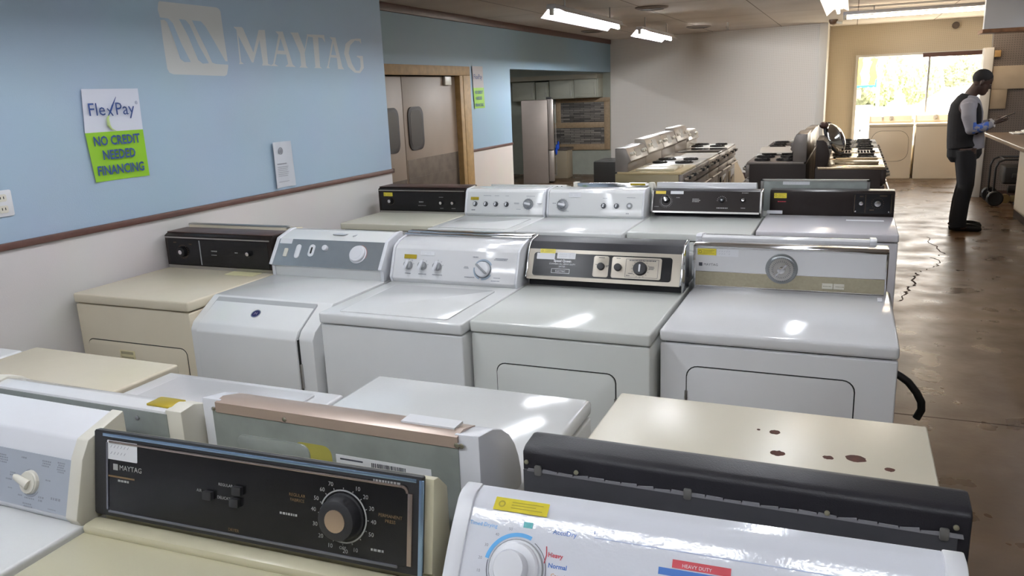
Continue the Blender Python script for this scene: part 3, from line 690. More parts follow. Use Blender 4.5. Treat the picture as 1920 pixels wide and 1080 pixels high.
MB().cyl((.22 - .35, .342, .99), (.22 - .35, .346, .99), .006).cyl((-.30, .342, 1.0), (-.30, .346, 1.0), .006).build('screw', STEEL, mc[0])
# drain hose hanging from that machine
hose = [(.08, 3.50, .53), (.16, 3.50, .522), (.226, 3.50, .50), (.256, 3.50, .484), (.285, 3.50, .463), (.318, 3.50, .422), (.340, 3.5, .380), (.343, 3.50, .345), (.327, 3.50, .305)]
mb = MB().tube([(p[0] - (-.225), p[1] - 3.64, p[2]) for p in hose], .016, 14)
# the machine is turned by pi: express the hose in its local frame
for v in mb.bm.verts: v.co = Vector((-v.co.x, -v.co.y, v.co.z))
mb.build('drain_hose', RUBBER, mc[0], 'black ribbed rubber drain hose hanging beside the machine')

# ===== third row, facing the camera =====
mc = machine('clothes_dryer', 'cream dryer with black console and three chrome knobs, far row by the wall corner', -3.09, 4.34, .70, .68, mat('cream_pale', 'd0cdbd', .25, bump=.05, bscale=200))
f = console(mc, [(-.19, 0), (-.19, .165), (-.16, .178), (0, .178)], BROWN, (0, 1))
MB().box(-.345, .345, .34 - .175, .339, 1.086, 1.091, .002).build('console_top', BROWNW, f.p)
f.plate('top_trim', STEEL, .01, .93, .99, .965, n1=.004); f.plate('bottom_trim', STEEL, .01, .01, .99, .08, n1=.003); f.plate('control_panel', BLACK, .03, .12, .97, .88, .004, 0, .002)
f.knob(.14, .50, .022, .02, BLACK, CHROME, name='dial', cap=.5); f.ticks(.14, .5, .027, .032, 20, INKGOLD); f.knob(.73, .46, .013, .016, BLACK, CHROME, cap=.75); f.knob(.86, .46, .013, .016, BLACK, CHROME, cap=.75)
f.tag(.065, .70, .17, .86, STICK_Y); f.marks([(.50, .46, .05, 1, .007), (.50, .32, .07, 1, .003), (.73, .68, .04, 1, .003), (.73, .22, .03, 1, .003), (.86, .22, .03, 1, .003)], INKW)
mc = machine('washing_machine', 'far row white top-loading washer with four small knobs left of its dial', -2.385, 4.25, .583, .70, ENAMEL, lid=(.06, .06, .03, .45))
CP = [(-.16, 0), (-.17, .015), (-.13, .155), (-.11, .172), (0, .178)]
f = console(mc, CP, ENAMEL, (1, 2), (.003, .003), .012, PLAST_W)
f.tag(.05, .62, .16, .76, STICK_G, False)
for u in (.115, .255, .39, .53): f.knob(u, .44, .011, .014, mat('dark_knob_grey', '4a4c50', .3, .4), PLAST_W, bar=(.4, .9, .006), rot=-.2, base=.017); f.ticks(u, .45, .020, .024, 5, INKG, .0016, 10, 170)
f.knob(.81, .47, .022, .018, mat('mid_knob_grey', '8a8c90', .3, .4), PLAST_W, bar=(.3, .95, .006), rot=1.4, name='dial', base=.036); f.ticks(.81, .47, .038, .043, 14, INKG)
f.marks([(.27, .82, .06, 1, .003), (.40, .82, .04, 1, .003), (.53, .82, .03, 1, .003), (.84, .82, .07, 1, .003), (.09, .14, .03, 1, .006), (.66, .5, .04, 2, .003), (.95, .5, .03, 2, .003), (.69, .22, .04, 1, .003)], INKG)
mc = machine('clothes_dryer', 'far row white dryer with its dial at the left end and a white slip', -1.80, 4.265, .65, .70, ENAMEL)
f = console(mc, CP, ENAMEL, (1, 2), (.003, .003), .012, PLAST_W)
f.slip(.22, .80, .35, 1.02)
f.knob(.155, .45, .024, .02, mat('mid_knob_grey'), PLAST_W, bar=(.3, .95, .006), rot=1.4, name='dial', base=.038); f.ticks(.155, .45, .040, .045, 14, INKG)
for u in (.60, .735): f.knob(u, .44, .011, .014, mat('dark_knob_grey'), PLAST_W, bar=(.4, .9, .006), rot=-.2, base=.017); f.ticks(u, .45, .020, .024, 6, INKG, .0016, 0, 180)
f.knob(.87, .45, .013, .008, GREYP, PLAST_W, cap=.7, base=.02)
f.marks([(.61, .76, .03, 1, .003), (.06, .5, .03, 1, .004), (.19, .16, .05, 1, .003), (.85, .1, .02, 1, .006), (.88, .8, .07, 1, .003)], INKG)
mc = machine('washing_machine', 'far row washer with black console in a leaning silver frame, second from the aisle', -1.145, 4.345, .685, .70, ENAMEL3)
f = console(mc, [(-.06, 0), (-.06, .02), (-.115, .026), (-.075, .155), (0, .165)], BLACKP, (2, 3), (.004, .004), .014, STEEL)
f.plate('control_panel', BROWN, 0, .06, 1, 1, .002, 0, .002); f.plate('bottom_trim', STEEL, 0, -.02, 1, .06, .001, 0, .006)
f.tag(.02, .86, .12, 1.0, STICK_G, False); f.slip(.165, .86, .29, 1.0, marks=False)
f.knob(.125, .60, .022, .020, BLACK, CHROME, name='dial', cap=.6); f.ticks(.125, .52, .036, .042, 26, INKW); f.ring(.125, .52, .030, .032, INKW)
f.knob(.655, .60, .016, .014, BLACK, INKW, cap=.3); f.ticks(.655, .58, .024, .030, 9, INKW, .002, 0, 180); f.knob(.85, .62, .014, .014, BLACK, CHROME, cap=.6)
f.marks([(.41, .62, .05, 3, .005), (.655, .22, .07, 1, .006), (.85, .24, .03, 1, .004), (.24, .68, .03, 1, .004), (.87, .93, .05, 1, .004), (.03, .25, .03, 1, .003)], INKW)
mc = machine('clothes_dryer', 'far row white dryer beside the aisle, flat dark brown console with two chrome knobs', -.452, 4.50, .72, .72, mat('enamel_pinkish', 'cfccd0', .2))
f = console(mc, [(-.13, 0), (-.13, .145), (-.11, .152), (0, .15)], BROWN, (0, 1), (.02, .004))
f.tag(.035, .72, .14, .93, STICK_Y); f.slip(-.02, .06, .11, .20, marks=False); f.marks([(.10, .56, .06, 1, .005)], INKR)
f.plate('knob_panel', BLACK, .68, .14, .985, .93, .002, 0, .0015); mb = MB()
for a in (.69, .775, .975): mb.plate(rr(f.U(a), f.V(.18), f.U(a) + .0012, f.V(.9)), .0015, .002, f.M)
mb.build('printed_border', INKGOLD, f.p)
f.knob(.742, .56, .013, .016, BLACK, CHROME, cap=.85); f.knob(.87, .56, .018, .02, BLACK, CHROME, name='dial', cap=.95); f.ticks(.87, .56, .03, .034, 18, INKGOLD)
for u in (.70, .96): MB().lathe([(.004, 0), (.004, .002), (0, .003)], f.M @ Matrix.Translation((f.U(u), f.V(.22), .0015))).build('screw', CHROME, f.p)
f.marks([(.742, .82, .02, 1, .003), (.91, .85, .05, 1, .003), (.83, .28, .03, 1, .003)], INKGOLD)
t = mc[0]; MB().plate(rr(.10, .06, .30, .10, .002), .9102, .911).build('paper_tag', PAPER, t)
# backs behind the third row
mc, f = backed('washing_machine', 'white machine behind the four-knob washer of the far row, thin pale console top showing', -2.27, 4.98, .56, .66, ENAMEL, [(-.15, 0), (-.12, .16), (0, .188)], ENAMEL3)
MB().cyl((-.24, .331, 1.085), (-.24, .333, 1.085), .005).cyl((-.21, .331, 1.085), (-.21, .333, 1.085), .005).build('screw', DARK, mc[0])
mc, f = backed('clothes_dryer', 'machine with chrome console cap and yellow tape behind the left-dial dryer of the far row', -1.70, 5.06, .55, .66, ENAMEL3, [(-.17, 0), (-.14, .13), (-.05, .19), (0, .192)], CHROME, end=.03, endm=PLAST_IV)
b = back_face(mc, .192); b.plate('yellow_tape', STICK_G, .72, .93, .90, 1.0, 0, .001, .002); b.plate('back_plate', GALV, .04, .0, .97, .86, 0, 0, .003)
mc, f = backed('washing_machine', 'machine with white sheet-metal console back and dark screws behind the silver-framed black console', -1.14, 5.09, .63, .66, ENAMEL2, [(-.17, 0), (-.14, .13), (-.05, .192), (0, .196)], ENAMEL2)
b = back_face(mc, .196); b.plate('back_plate', ENAMEL2, .01, .0, .99, .90, .01, 0, .003, .001)
mb = MB()
for u in (.04, .27, .53, .80, .95): mb.lathe([(.005, 0), (.005, .003), (0, .004)], b.M @ Matrix.Translation((b.U(u), b.V(.45 if 0 < u < .9 else .55), .003)))
mb.build('screw', DARK, mc[0])
b.plate('flange', STEEL, .16, .36, .88, .42, 0, .003, .005)
mc, f = backed('clothes_dryer', 'machine with tall bare galvanised console back, behind the flat brown console next to the aisle', -.505, 5.26, .635, .66, ENAMEL3, [(-.17, 0), (-.14, .13), (-.05, .196), (0, .198)], GALV)
b = back_face(mc, .198); mb = MB()
mb.plate(rr(0, b.V(.95), b.U(1), b.V(1.0)), 0, .004, b.M).plate(rr(0, 0, b.U(.025), b.V(1)), 0, .004, b.M).plate(rr(b.U(.975), 0, b.U(1), b.V(1)), 0, .004, b.M).build('edge_flange', STEEL, mc[0])
b.plate('back_plate', GALV, .025, .0, .975, .95, 0, 0, .001); b.slip(.21, .84, .46, .94, .002)

# ===== front row, facing the camera =====
mc = machine('washing_machine', 'white washer with silver-grey control panel and ivory pointer dial, in the bottom left corner', -2.03, .43, .69, .65, ENAMEL, lid=(.08, .08, .03, .40))
f = console(mc, [(-.13, 0), (-.14, .012), (-.105, .125), (-.085, .158), (0, .185)], PLAST_W, (1, 2), (.003, .003), .032, PLAST_IV, bev=.005)
f.plate('control_panel', SILVERP, 0, .05, 1, .97, .002, 0, .002)
f.ring(.825, .46, .026, .028, INKG, .002, .0023, 100, 330)
f.knob(.825, .48, .024, .008, PLAST_IV, PLAST_IV, name='dial', cap=.9)
T = f.M @ Matrix.Translation((f.U(.825), f.V(.48), .002)) @ Matrix.Rotation(2.75, 4, 'Z')
MB().tube([(-.008, 0, .010), (.010, 0, .014), (.026, 0, .017), (.031, 0, .016)], [.011, .008, .006, .003], 12, T).build('pointer', PLAST_IV, f.p)
f.marks([(.68, .83, .03, 4, .003), (.78, .85, .012, 1, .003), (.885, .86, .025, 3, .003), (.955, .88, .022, 5, .0028), (.735, .56, .018, 2, .003), (.72, .44, .02, 1, .003), (.90, .55, .014, 1, .003), (.64, .26, .03, 2, .003), (.78, .21, .014, 1, .003), (.825, .19, .03, 1, .003), (.875, .24, .012, 2, .004), (.94, .26, .022, 1, .005), (.82, .09, .03, 2, .003), (.93, .09, .025, 1, .002), (.73, .30, .015, 1, .002), (.45, .83, .03, 4, .003), (.40, .3, .03, 2, .003)], INKG)
# almond dryer with black panel
mc = machine('clothes_dryer', 'almond dryer with wide glossy black control panel and one large black timer dial', -1.326, .42, .738, .655, ALMOND, H=.905, rz=radians(2.2))
MB().box(-.365, .365, .20, .24, .900, .922, .008).build('deck_step', ALMOND, mc[0])
f = console(mc, [(-.07, 0), (-.07, .016), (-.078, .02), (-.048, .180), (-.03, .176), (0, .145)], ALMOND, (2, 3), (.002, .002))
f.plate('panel_body', BLACKM, 0, 0, .978, 1.03, .003, 0, .012, .002); fa = f
f.plate('control_panel', BLACK, .05, .07, .945, .93, .010, .012, .0135)
mb = MB()
for a in ((.055, .90, .93, .925), (.945, .09, .957, .85), ): mb.plate(rr(f.U(a[0]), f.V(a[1]), f.U(a[2]), f.V(a[3])), .0125, .0165, f.M, .0012)
mb.ring(f.U(.93), f.V(.85), f.V(.05), f.V(.075), .0125, .0165, f.M, 8, 0, 90)
mb.build('inner_trim', mat('rosy_metal_trim', 'a2938c', .25, .8), f.p)
MB().plate(rr(f.U(.045), f.V(.08), f.U(.05), f.V(.90)), .012, .0155, f.M).plate(rr(f.U(.05), f.V(.045), f.U(.92), f.V(.075)), .012, .0155, f.M, .001).build('inner_trim', mat('grey_metal_trim', '7e7f88', .3, .7), f.p)
MB().plate(rr(f.U(.03), f.V(.965), f.U(.965), f.V(1.005)), .008, .014, f.M, .0015).plate(rr(f.U(.972), f.V(.0), f.U(.983), f.V(1.0)), .011, .0145, f.M, .001).build('outer_trim', mat('bluish_metal_trim', '8fa9c6', .22, .75), f.p)
s_ = f.slip(.047, .70, .15, .93, .0137); s_.name = 'price_slip'
f.plate('brand_mark', INKW, .067, .575, .083, .65, .0005, .0135, .0139); f.text([('MAYTAG', .088, .585, .014, 'LEFT')], INKW, .0139)
f.plate('gold_line', INKGOLD, .05, .485, .14, .505, 0, .0135, .0139); f.marks([(.10, .44, .03, 1, .004)], INKW, .014)
f.text([('AIR', .353, .49, .008), ('REGULAR', .435, .60, .0075), ('DELICATE', .432, .45, .0075)], INKW, .0139)
f.text([('DRYER', .46, .10, .008)], INKGOLD, .0139)
for u, v in ((.385, .43), (.475, .54), (.468, .40)): f.plate('slide_switch', BLACKM, u - .013, v - .005, u + .013, v + .09, .001, .0135, .022, .001)
du, dv = .775, .49
f.knob(du, dv, .038, .026, BLACKM, mat('spun_copper', 'c0aa96', .3, .8), name='timer_dial', cap=.52, n0=.0135, base=.041, label='large black timer dial with spun metal centre')
f.ring(du, dv, .0445, .047, INKW, .0135, .0142, -150, 160, name='dial_scale')
nums = [('70', 115), ('60', 135), ('50', 155), ('40', 175), ('30', 200), ('20', 222), ('10', 245), ('10', 62), ('20', 43), ('30', 22), ('40', 0), ('50', -22), ('10', -65), ('20', -85)]
f.text([(s, du + .060 / f.w * cos(radians(a)), dv + (.060 * sin(radians(a)) - .004) / f.l, .0105) for s, a in nums] + [('OFF', du, dv - .058 / f.l, .008)], INKW, .0139)
f.ticks(du, dv, .048, .0505, 16, INKW, .0012, nn=.014)
f.marks([(du + .11, .92, .05, 1, .004), (du - .155, .40, .035, 1, .004), (du + .095, .04 + .14, .03, 1, .004)], INKW, .014)
f.text([('REGULAR', du - .128, .62, .008), ('FABRICS', du - .128, .565, .008), ('PERMANENT', du + .125, .56, .008), ('PRESS', du + .125, .505, .008)], INKGOLD, .0139)
# white dryer at the lower right
UC = [(-.145, .012, 64.)]                       # gently curved console front: (y, z, slope in degrees)
for i in range(18): th = 64 - 18 * (i + 1) / 18; UC.append((UC[-1][0] + .01 * cos(radians(th + .5)), UC[-1][1] + .01 * sin(radians(th + .5)), th))
for i in range(7): th = 46 * (1 - (i + 1) / 7) ** 1.2; UC.append((UC[-1][0] + .0038 * cos(radians(th + 3)), UC[-1][1] + .0038 * sin(radians(th + 3)), th))
UPROF = [(-.13, 0)] + [(a, b_) for a, b_, c_ in UC] + [(0, UC[-1][1])]
mc = machine('clothes_dryer', 'nearest white dryer at the bottom right with white dial, blue arc and yellow sticker', -.545, .375, .74, .72, ENAMEL2, H=.90, rz=radians(2.5))
f = console(mc, UPROF, mat('glossy_cool_enamel', 'd9dbe3', .06, bump=.10, bscale=160), (1, 19), (.003, .003), .028, PLAST_W, bev=.0)
f2 = Face(f.M, f.w, f.l, f.p)
Lu = lambda px: px
dv = .576; du = .132
f.knob(du, dv, .040, .014, PLAST_W, ENAMEL, name='dial', base=.0425, cap=.62); f.ring(du, dv, .0425, .0445, GREYP, .0005, .002)
MB().lathe([(.025, .014), (.0255, .034), (.023, .038), (0, .039)], f.M @ Matrix.Translation((f.U(du), f.V(dv), .002))).build('dial_grip', PLAST_W, f.p)
f.ring(du, dv, .0475, .0535, INKLB, .0002, .0008, 70, 170, name='dial_arc'); f.ring(du, dv, .0475, .0483, INK, .0002, .0008, -20, 60, name='dial_arc'); f.ring(du, dv, .0475, .0483, INK, .0002, .0008, 172, 230, name='dial_arc')
f.text([('Timed Drying', .036, .885, .0085)], INKLB, .0009)
f.text([('AccuDry', .233, .91, .0105)], INKB, .0009)
f.text([('Heavy', .202, .72, .0095, 'LEFT', .0002)], INKR, .0009); f.text([('Normal', .206, .635, .0095, 'LEFT', .0002)], INKB, .0009)
f.text([('Casual', .215, .56, .0085, 'LEFT')], mat('orange_print', 'c98a4a', .5), .0009); f.text([('Delicate', .215, .49, .0085, 'LEFT')], INKT, .0009)
f.plate('dial_tab', INKT, .133, .925, .155, .975, 0, .0002, .0008)
MB().tube([(f.U(.196), f.V(.80), .0008), (f.U(.199), f.V(.73), .0008), (f.U(.196), f.V(.66), .0008)], .0008, 6, f.M).build('print_bracket', INKR, f.p)
f.text([(s, du + .061 / f.w * cos(radians(a)), dv + (.061 * sin(radians(a)) - .003) / f.l, .0065) for s, a in (('10', 190), ('20', 172), ('30', 152), ('40', 130), ('50', 108), ('60', 30))], INKG, .0009)
f.plate('printed_line', INKB, .300, 0, .3015, .99, 0, .0002, .0008)
mb = MB()
mb.plate(rr(f.U(.3015), f.V(.93), f.U(.99), f.V(.938)), .0002, .0007, f.M).build('printed_line', mat('pale_blue_line', 'a9b4cf', .5), f.p)
rd = f.plate('red_label', INKR, .478, .80, .60, .865, 0, .0004, .001); f.plate('blue_label', INKB, .45, .1, .66, .79, 0, .0004, .001); f.text([('HEAVY DUTY', .53, .813, .007)], PAPER, .0012)
f.plate('brand_swirl', INKG, .885, .86, .90, .92, 0, .0003, .0009); f.text([('Whirlpool', .94, .86, .014)], INK, .0009)
inv = f.M.inverted()
for ch in list(f.p.children):                    # wrap the printed panel and the dial onto the curved front
    if ch.name.startswith('console_end'): continue
    for v in ch.data.vertices:
        q = inv @ v.co; q.y -= .013; s_ = max(0., min(.1795, q.y)) / .01; i = int(s_); t_ = s_ - i
        a = UC[i]; c_ = UC[i + 1]; y_ = a[0] + (c_[0] - a[0]) * t_; z_ = a[1] + (c_[1] - a[1]) * t_; th = radians(a[2] + (c_[2] - a[2]) * t_)
        v.co = Vector((v.co.x, .36 + y_ - sin(th) * q.z + cos(th) * min(0, q.y), .90 + z_ + cos(th) * q.z + sin(th) * min(0, q.y)))
# the yellow sticker on the slope above the panel
pb, pt = Vector((.36 + UC[18][0], .90 + UC[18][1])), Vector((.36 + UC[22][0], .90 + UC[22][1])); v = pt - pb; l = v.length; v /= l
g = Face(Matrix(((1, 0, 0, f.M[0][3]), (0, v.x, -v.y, pb.x), (0, v.y, v.x, pb.y), (0, 0, 0, 1))), f.w, l, f.p)
g.tag(.052, -.5, .185, 1.0, STICK_Y, True, n0=.0014)

# ===== front row, backs to the camera =====
mc, f = backed('washing_machine', 'plain white machine at the far left edge behind the beige top', -3.17, 1.04, .595, .68, ENAMEL, [(-.14, 0), (-.12, .14), (0, .17)], ENAMEL)
mc, f = backed('clothes_dryer', 'beige dryer with bare scratched top and a dark spatula-shaped lid pull on it, front left', -2.56, 1.10, .65, .66, BEIGE, [(-.14, 0), (-.12, .13), (0, .16)], BEIGE, H=.912, inset=(.01, .01))
MB().box(-.326, -.318, -.34, -.30, .80, .806, .002).build('latch', DARK, mc[0])
sp = MB().tube([(-2.18, 1.36, .925), (-2.15, 1.365, .93), (-2.11, 1.375, .924), (-2.08, 1.385, .918)], [.010, .016, .012, .004], 12, ell=(1, .35))
tag(sp.build('dryer_knob', GREYP), 'loose dark grey plastic handle lying on the beige dryer top at the left', 'handle')
mc, f = backed('washing_machine', 'white washer turned away, with ivory console end, grey back plate and gold sticker', -1.885, 1.14, .637, .56, ENAMEL2, [(-.12, 0), (-.13, .04), (-.125, .09), (-.10, .135), (-.07, .160), (-.035, .172), (0, .168)], ENAMEL2, end=.045, endm=PLAST_IV, lid=(.07, .07, .03, .36))
b = back_face(mc, .165); b.plate('back_plate', GALV, .03, -.3, .93, .985, 0, 0, .002); b.plate('back_recess', mat('grey_green_steel', '7f8783', .4, .6), .42, .25, .70, .90, .008, .002, .003)
mb = MB()
for u in (.30, .80, .12): mb.lathe([(.005, 0), (.005, .003), (0, .004)], b.M @ Matrix.Translation((b.U(u), b.V(.88), .002)))
mb.build('screw', CHROME, mc[0])
MB().box(-.275, -.205, .28 - .055, .28 - .012, .91 + .169, .91 + .1745, .002).build('gold_sticker', STICK_G, mc[0])
mc, f = backed('clothes_dryer', 'white dryer whose console back is tan painted metal over galvanised plate with a barcode label', -1.245, 1.19, .66, .68, ENAMEL, [(-.19, 0), (-.188, .03), (-.178, .065), (-.16, .10), (-.135, .13), (-.10, .155), (-.06, .172), (0, .184)], ENAMEL, end=.05, endm=PLAST_W, tb=.014)
TANM = mat('tan_painted_metal', 'b3a093', .28, .3)
MB().prism([(.34 - .07, 1.086), (.34 - .02, 1.099), (.346, 1.094), (.346, 1.072), (.341, 1.068), (.335, 1.085), (.34 - .07, 1.08)], -.285, .285).build('console_cap', TANM, mc[0])
b = back_face(mc, .165); b.plate('back_plate', GALV, .05, -.3, .93, .98, 0, 0, .003); b.plate('back_bulge', GALV, .14, .2, .42, .72, .02, .003, .006, .002)
b.plate('yellow_stain', mat('yellow_grease_stain', 'a59e4e', .5), .36, .30, .50, .74, .02, .003, .0034)
lb = b.plate('barcode_label', PAPER, .515, .34, .84, .66, .001, .003, .0036); mb = MB(); random.seed(5); u = .64
while u < .755: wd = random.uniform(.001, .004); mb.plate(rr(b.U(u), b.V(.47), b.U(u + wd), b.V(.62)), .0036, .004, b.M).plate(rr(b.U(u), b.V(.36), b.U(u + wd * .8), b.V(.43)), .0036, .004, b.M); u += wd + random.uniform(.001, .003)
for k in (.60, .53): mb.plate(rr(b.U(.53), b.V(k), b.U(.61), b.V(k + .02)), .0036, .004, b.M)
mb.build('barcode_print', INK, lb)
MB().box(-.27, -.155, .34 - .05, .34 - .015, 1.0965, 1.1015).build('paper_label', PAPER, mc[0])
mb = MB()
for u in (.06, .34, .93, .945): mb.lathe([(.005, 0), (.005, .003), (0, .004)], b.M @ Matrix.Translation((b.U(u), b.V(1.02), .004)))
mb.build('screw', CHROME, mc[0])
# cream dryer with rust spots and the black console back
mc, f = backed('clothes_dryer', 'cream dryer with rust spots on its top behind a thick black console back', -.528, 1.235, .735, .705, CREAM, [(-.15, 0), (-.145, .08), (-.12, .135), (-.06, .163), (-.012, .158), (0, .150)], BLACKP, inset=(.004, .004), bev=.006, tb=.006)
b = back_face(mc, .15); b.plate('back_plate', mat('dark_grey_back_plate', '4a4a4e', .5, .3, noise=.2), .01, -.4, .97, .77, 0, 0, .004)
mb = MB(); random.seed(9)
for i in range(24):
    u = .02 + i * .04; mb.plate([(b.U(u), b.V(.76)), (b.U(u + .041), b.V(.76)), (b.U(u + .039), b.V(.79 + random.uniform(0, .02))), (b.U(u + .003), b.V(.78 + random.uniform(0, .03)))], .002, .005, b.M)
mb.build('torn_sealant', mat('dry_sealant', '77767a', .8), mc[0])
for u in (.05, .42, .945):
    MB().plate(rr(b.U(u - .009), b.V(.72), b.U(u + .009), b.V(.85), .003), .003, .007, b.M, .001).build('mounting_clip', mat('aged_clip', '6d6c68', .5, .4), mc[0])
mb = MB()
for u, v in ((.02, .88), (.15, .84), (.72, .82), (.965, .88)): mb.lathe([(.0042, 0), (.0042, .003), (0, .005)], b.M @ Matrix.Translation((b.U(u), b.V(v), .004)))
mb.build('screw', mat('old_screw', 'a8a48c', .4, .7), mc[0])
RUST = mat('rust', '4e2a1c', .9, noise=.4, nscale=60)
def rust(x, y, rx, ry):
    mb = MB(); n = 18; random.seed(int(x * 999)); pts = [(rx * cos(2 * pi * i / n) * random.uniform(.9, 1.08), ry * sin(2 * pi * i / n) * random.uniform(.8, 1.15)) for i in range(n)]
    lx = -(x - (-.528 + .3675)); ly = -(y - (1.235 + .3525))
    return mb.plate([(lx + p[0], ly + p[1]) for p in pts], .9095, .9106)
mb = None
for x, y, rx, ry in ((-.121, 1.80, .012, .011), (-.106, 1.688, .015, .013), (-.003, 1.70, .011, .009), (.052, 1.712, .021, .016), (.117, 1.68, .010, .009), (-.158, 1.803, .004, .004)): rust(x, y, rx, ry).build('rust_spot', RUST, mc[0])

# ===== two machines by the window =====
WARMW = mat('cream_white_enamel', 'd6c6ac', .3)
for x, kind, lab, knobs in ((.30, 'clothes_dryer', 'white dryer below the bright window, round door outline at its right, left of the pair', ((.30, .5), (.52, .5), )),
                     (1.035, 'washing_machine', 'plain white washer below the bright window behind the standing person, right of the pair', ((.45, .5),))):
    mc = machine(kind, lab, x, 15.34, .70, .68, WARMW, H=.935)
    f = console(mc, [(-.30, 0), (-.28, .03), (-.20, .12), (-.15, .15), (0, .155)], WARMW, (1, 2), end=.02, endm=WARMW)
    for i, (u, v) in enumerate(knobs):
        f.knob(u, v, .02 + .015 * (i == len(knobs) - 1), .03, CHROME, name='dial' if i == len(knobs) - 1 else 'knob')
    f.marks([(.15, .6, .05, 1, .006)], INKG); f.plate('rim', PLAST_IV, .02, .02, .98, .12, .002, 0, .003)
    t = mc[0]
    if kind == 'clothes_dryer':
        FFm = Matrix(((1, 0, 0, 0), (0, 0, -1, -.334), (0, 1, 0, 0), (0, 0, 0, 1)))
        pts = rr(-.30, .30, .285, .82, .17, 8)
        MB().plate([(p[0] * 1.015, .56 + (p[1] - .56) * 1.015) for p in pts], -.001, .001, FFm).build('door_gap', DARK, t)
        MB().plate(pts, 0, .006, FFm, .003).build('door', WARMW, t)
# ===== ranges =====
SGREY = mat('warm_grey_enamel', '8d8680', .35, .2); SDARK = mat('dark_range_side', '2b221e', .55, spec=.3); TAUPE = mat('taupe_enamel', '7f7771', .35, .3)
GLASSB = mat('black_ceramic_glass', '1a1918', .08); RWHITE = mat('range_white', 'd8d6d2', .2); RBEIGE = mat('range_beige', '9a8d6c', .4); RTOP = mat('range_almond_top', 'c9b68c', .3)
RSTEEL = mat('range_steel', 'b5aca0', .3, .9, noise=.1); IRON = mat('cast_iron_grate', '201e1d', .5); GOLDSTEEL = mat('polished_range_top', 'c9b79a', .18, .85)
WINP = mat('display_window', '5b5750', .3)
def stove(label, c, rz, side, top, bg, front, bgh=.25, knobs_front=True, W=.75, D=.65, style=0, burn=True):
    t = thing('kitchen_range', label, 'stove', c, rz, 'used kitchen ranges in rows')
    h, d = W / 2, D / 2; H = .915
    MB().box(-h + .003, h - .003, -d + .03, d, 0, H - .02, .004).build('body', side, t)
    MB().box(-h, h, -d, d - .02, H - .025, H, .005).build('cooktop', top, t)
    od = MB().box(-h + .01, h - .01, -d - .005, -d + .03, .24, .74, .006).build('oven_door', front, t)
    MB().box(-h + .12, h - .12, -d - .008, -d - .004, .34, .60, .002).build('door_window', GLASSB, od)
    MB().cyl((-h + .06, -d - .045, .69), (h - .06, -d - .045, .69), .011, seg=12).cyl((-h + .09, -d - .045, .69), (-h + .09, -d, .69), .008, seg=8).cyl((h - .09, -d - .045, .69), (h - .09, -d, .69), .008, seg=8).build('handle', RSTEEL, od)
    MB().box(-h + .01, h - .01, -d, -d + .03, .05, .22, .005).build('drawer', front, t)
    fp = MB().box(-h + .004, h - .004, -d - .012, -d + .03, .76, H - .02, .008).build('front_panel', front, t)
    if knobs_front:
        for i in range(5):
            x = -h + .10 + i * (W - .2) / 4
            MB().cyl((x, -d - .012, .835), (x, -d - .022, .837), .022, seg=16).cyl((x, -d - .022, .837), (x, -d - .042, .84), .017, .014, seg=16).box(x - .003, x + .003, -d - .050, -d - .04, .826, .856).build('knob', BLACKM if i % 2 else RSTEEL, fp)
    if bg:
        if style == 0: pf = [(d - .13, H - .002), (d - .13, H + bgh * .35), (d - .16, H + bgh * .45), (d - .11, H + bgh * .97), (d - .08, H + bgh), (d, H + bgh), (d, H - .002)]
        else: pf = [(d - .09, H - .002), (d - .11, H + .03), (d - .12, H + bgh * .5), (d - .09, H + bgh * .9), (d - .06, H + bgh), (d, H + bgh), (d, H - .002)]
        b = MB().prism(pf, -h + .004, h - .004, bev=.006).build('backguard', bg, t)
        a0, a1 = (Vector(pf[2]), Vector(pf[3])); v = a1 - a0; l = v.length; v /= l
        F_ = Face(Matrix(((1, 0, 0, -h + .004), (0, v.x, -v.y, a0.x), (0, v.y, v.x, a0.y), (0, 0, 0, 1))), W - .008, l, b)
        F_.plate('display', WINP, .36, .2, .62, .85, .006, 0, .002)
        for u in (.12, .24, .76, .88): F_.knob(u, .5, .018, .022, BLACKM if style else PLAST_IV, n0=0)
    if burn:
        for i, (x, y, r) in enumerate(((-.19, -.15, .09), (.19, -.15, .075), (-.19, .11, .075), (.19, .11, .09))):
            y = y * D / .65 + (-.02)
            g = MB().ring(x, y, r * .55, r * .62, H, H + .018, I4, 20).ring(x, y, r, r * 1.07, H, H + .018, I4, 24)
            for k in range(4):
                a = pi / 4 + k * pi / 2; g.plate([(x + r * .2 * cos(a) - .004, y + r * .2 * sin(a)), (x + r * .2 * cos(a) + .004, y + r * .2 * sin(a)), (x + r * 1.05 * cos(a) + .004, y + r * 1.05 * sin(a)), (x + r * 1.05 * cos(a) - .004, y + r * 1.05 * sin(a))], H + .006, H + .02)
            g.build('burner', IRON, t)
    return t
XL = -1.775
s1 = stove('beige range with grey end panel and almond cooktop, nearest of the left row', (XL, 7.93, 0), pi / 2, RBEIGE, RTOP, SGREY, TAUPE, .23, burn=False)
for x in (-.2, .06): MB().box(x - .1, x + .1, -.24, .14, .915, .94, .006).build('burner_cover', mat('pale_cover', 'd9cfb4', .25), s1)
stove('grey range with tall pale backguard and small display window, second nearest of the left row', (XL, 8.69, 0), pi / 2, TAUPE, RWHITE, mat('pale_backguard', 'b3aa9e', .35), TAUPE, .27)
stove('range with white cooktop and grey backguard, middle of the left row', (XL, 9.45, 0), pi / 2, SGREY, RWHITE, SGREY, RSTEEL, .27, burn=False)
stove('range with black glass cooktop, fourth of the left row from the camera', (XL, 10.21, 0), pi / 2, TAUPE, GLASSB, mat('taupe_backguard', '9b928a', .35), TAUPE, .30, burn=False)
stove('white topped range with pale low backguard, farthest of the left row', (XL, 10.97, 0), pi / 2, RWHITE, RWHITE, RWHITE, SGREY, .22)
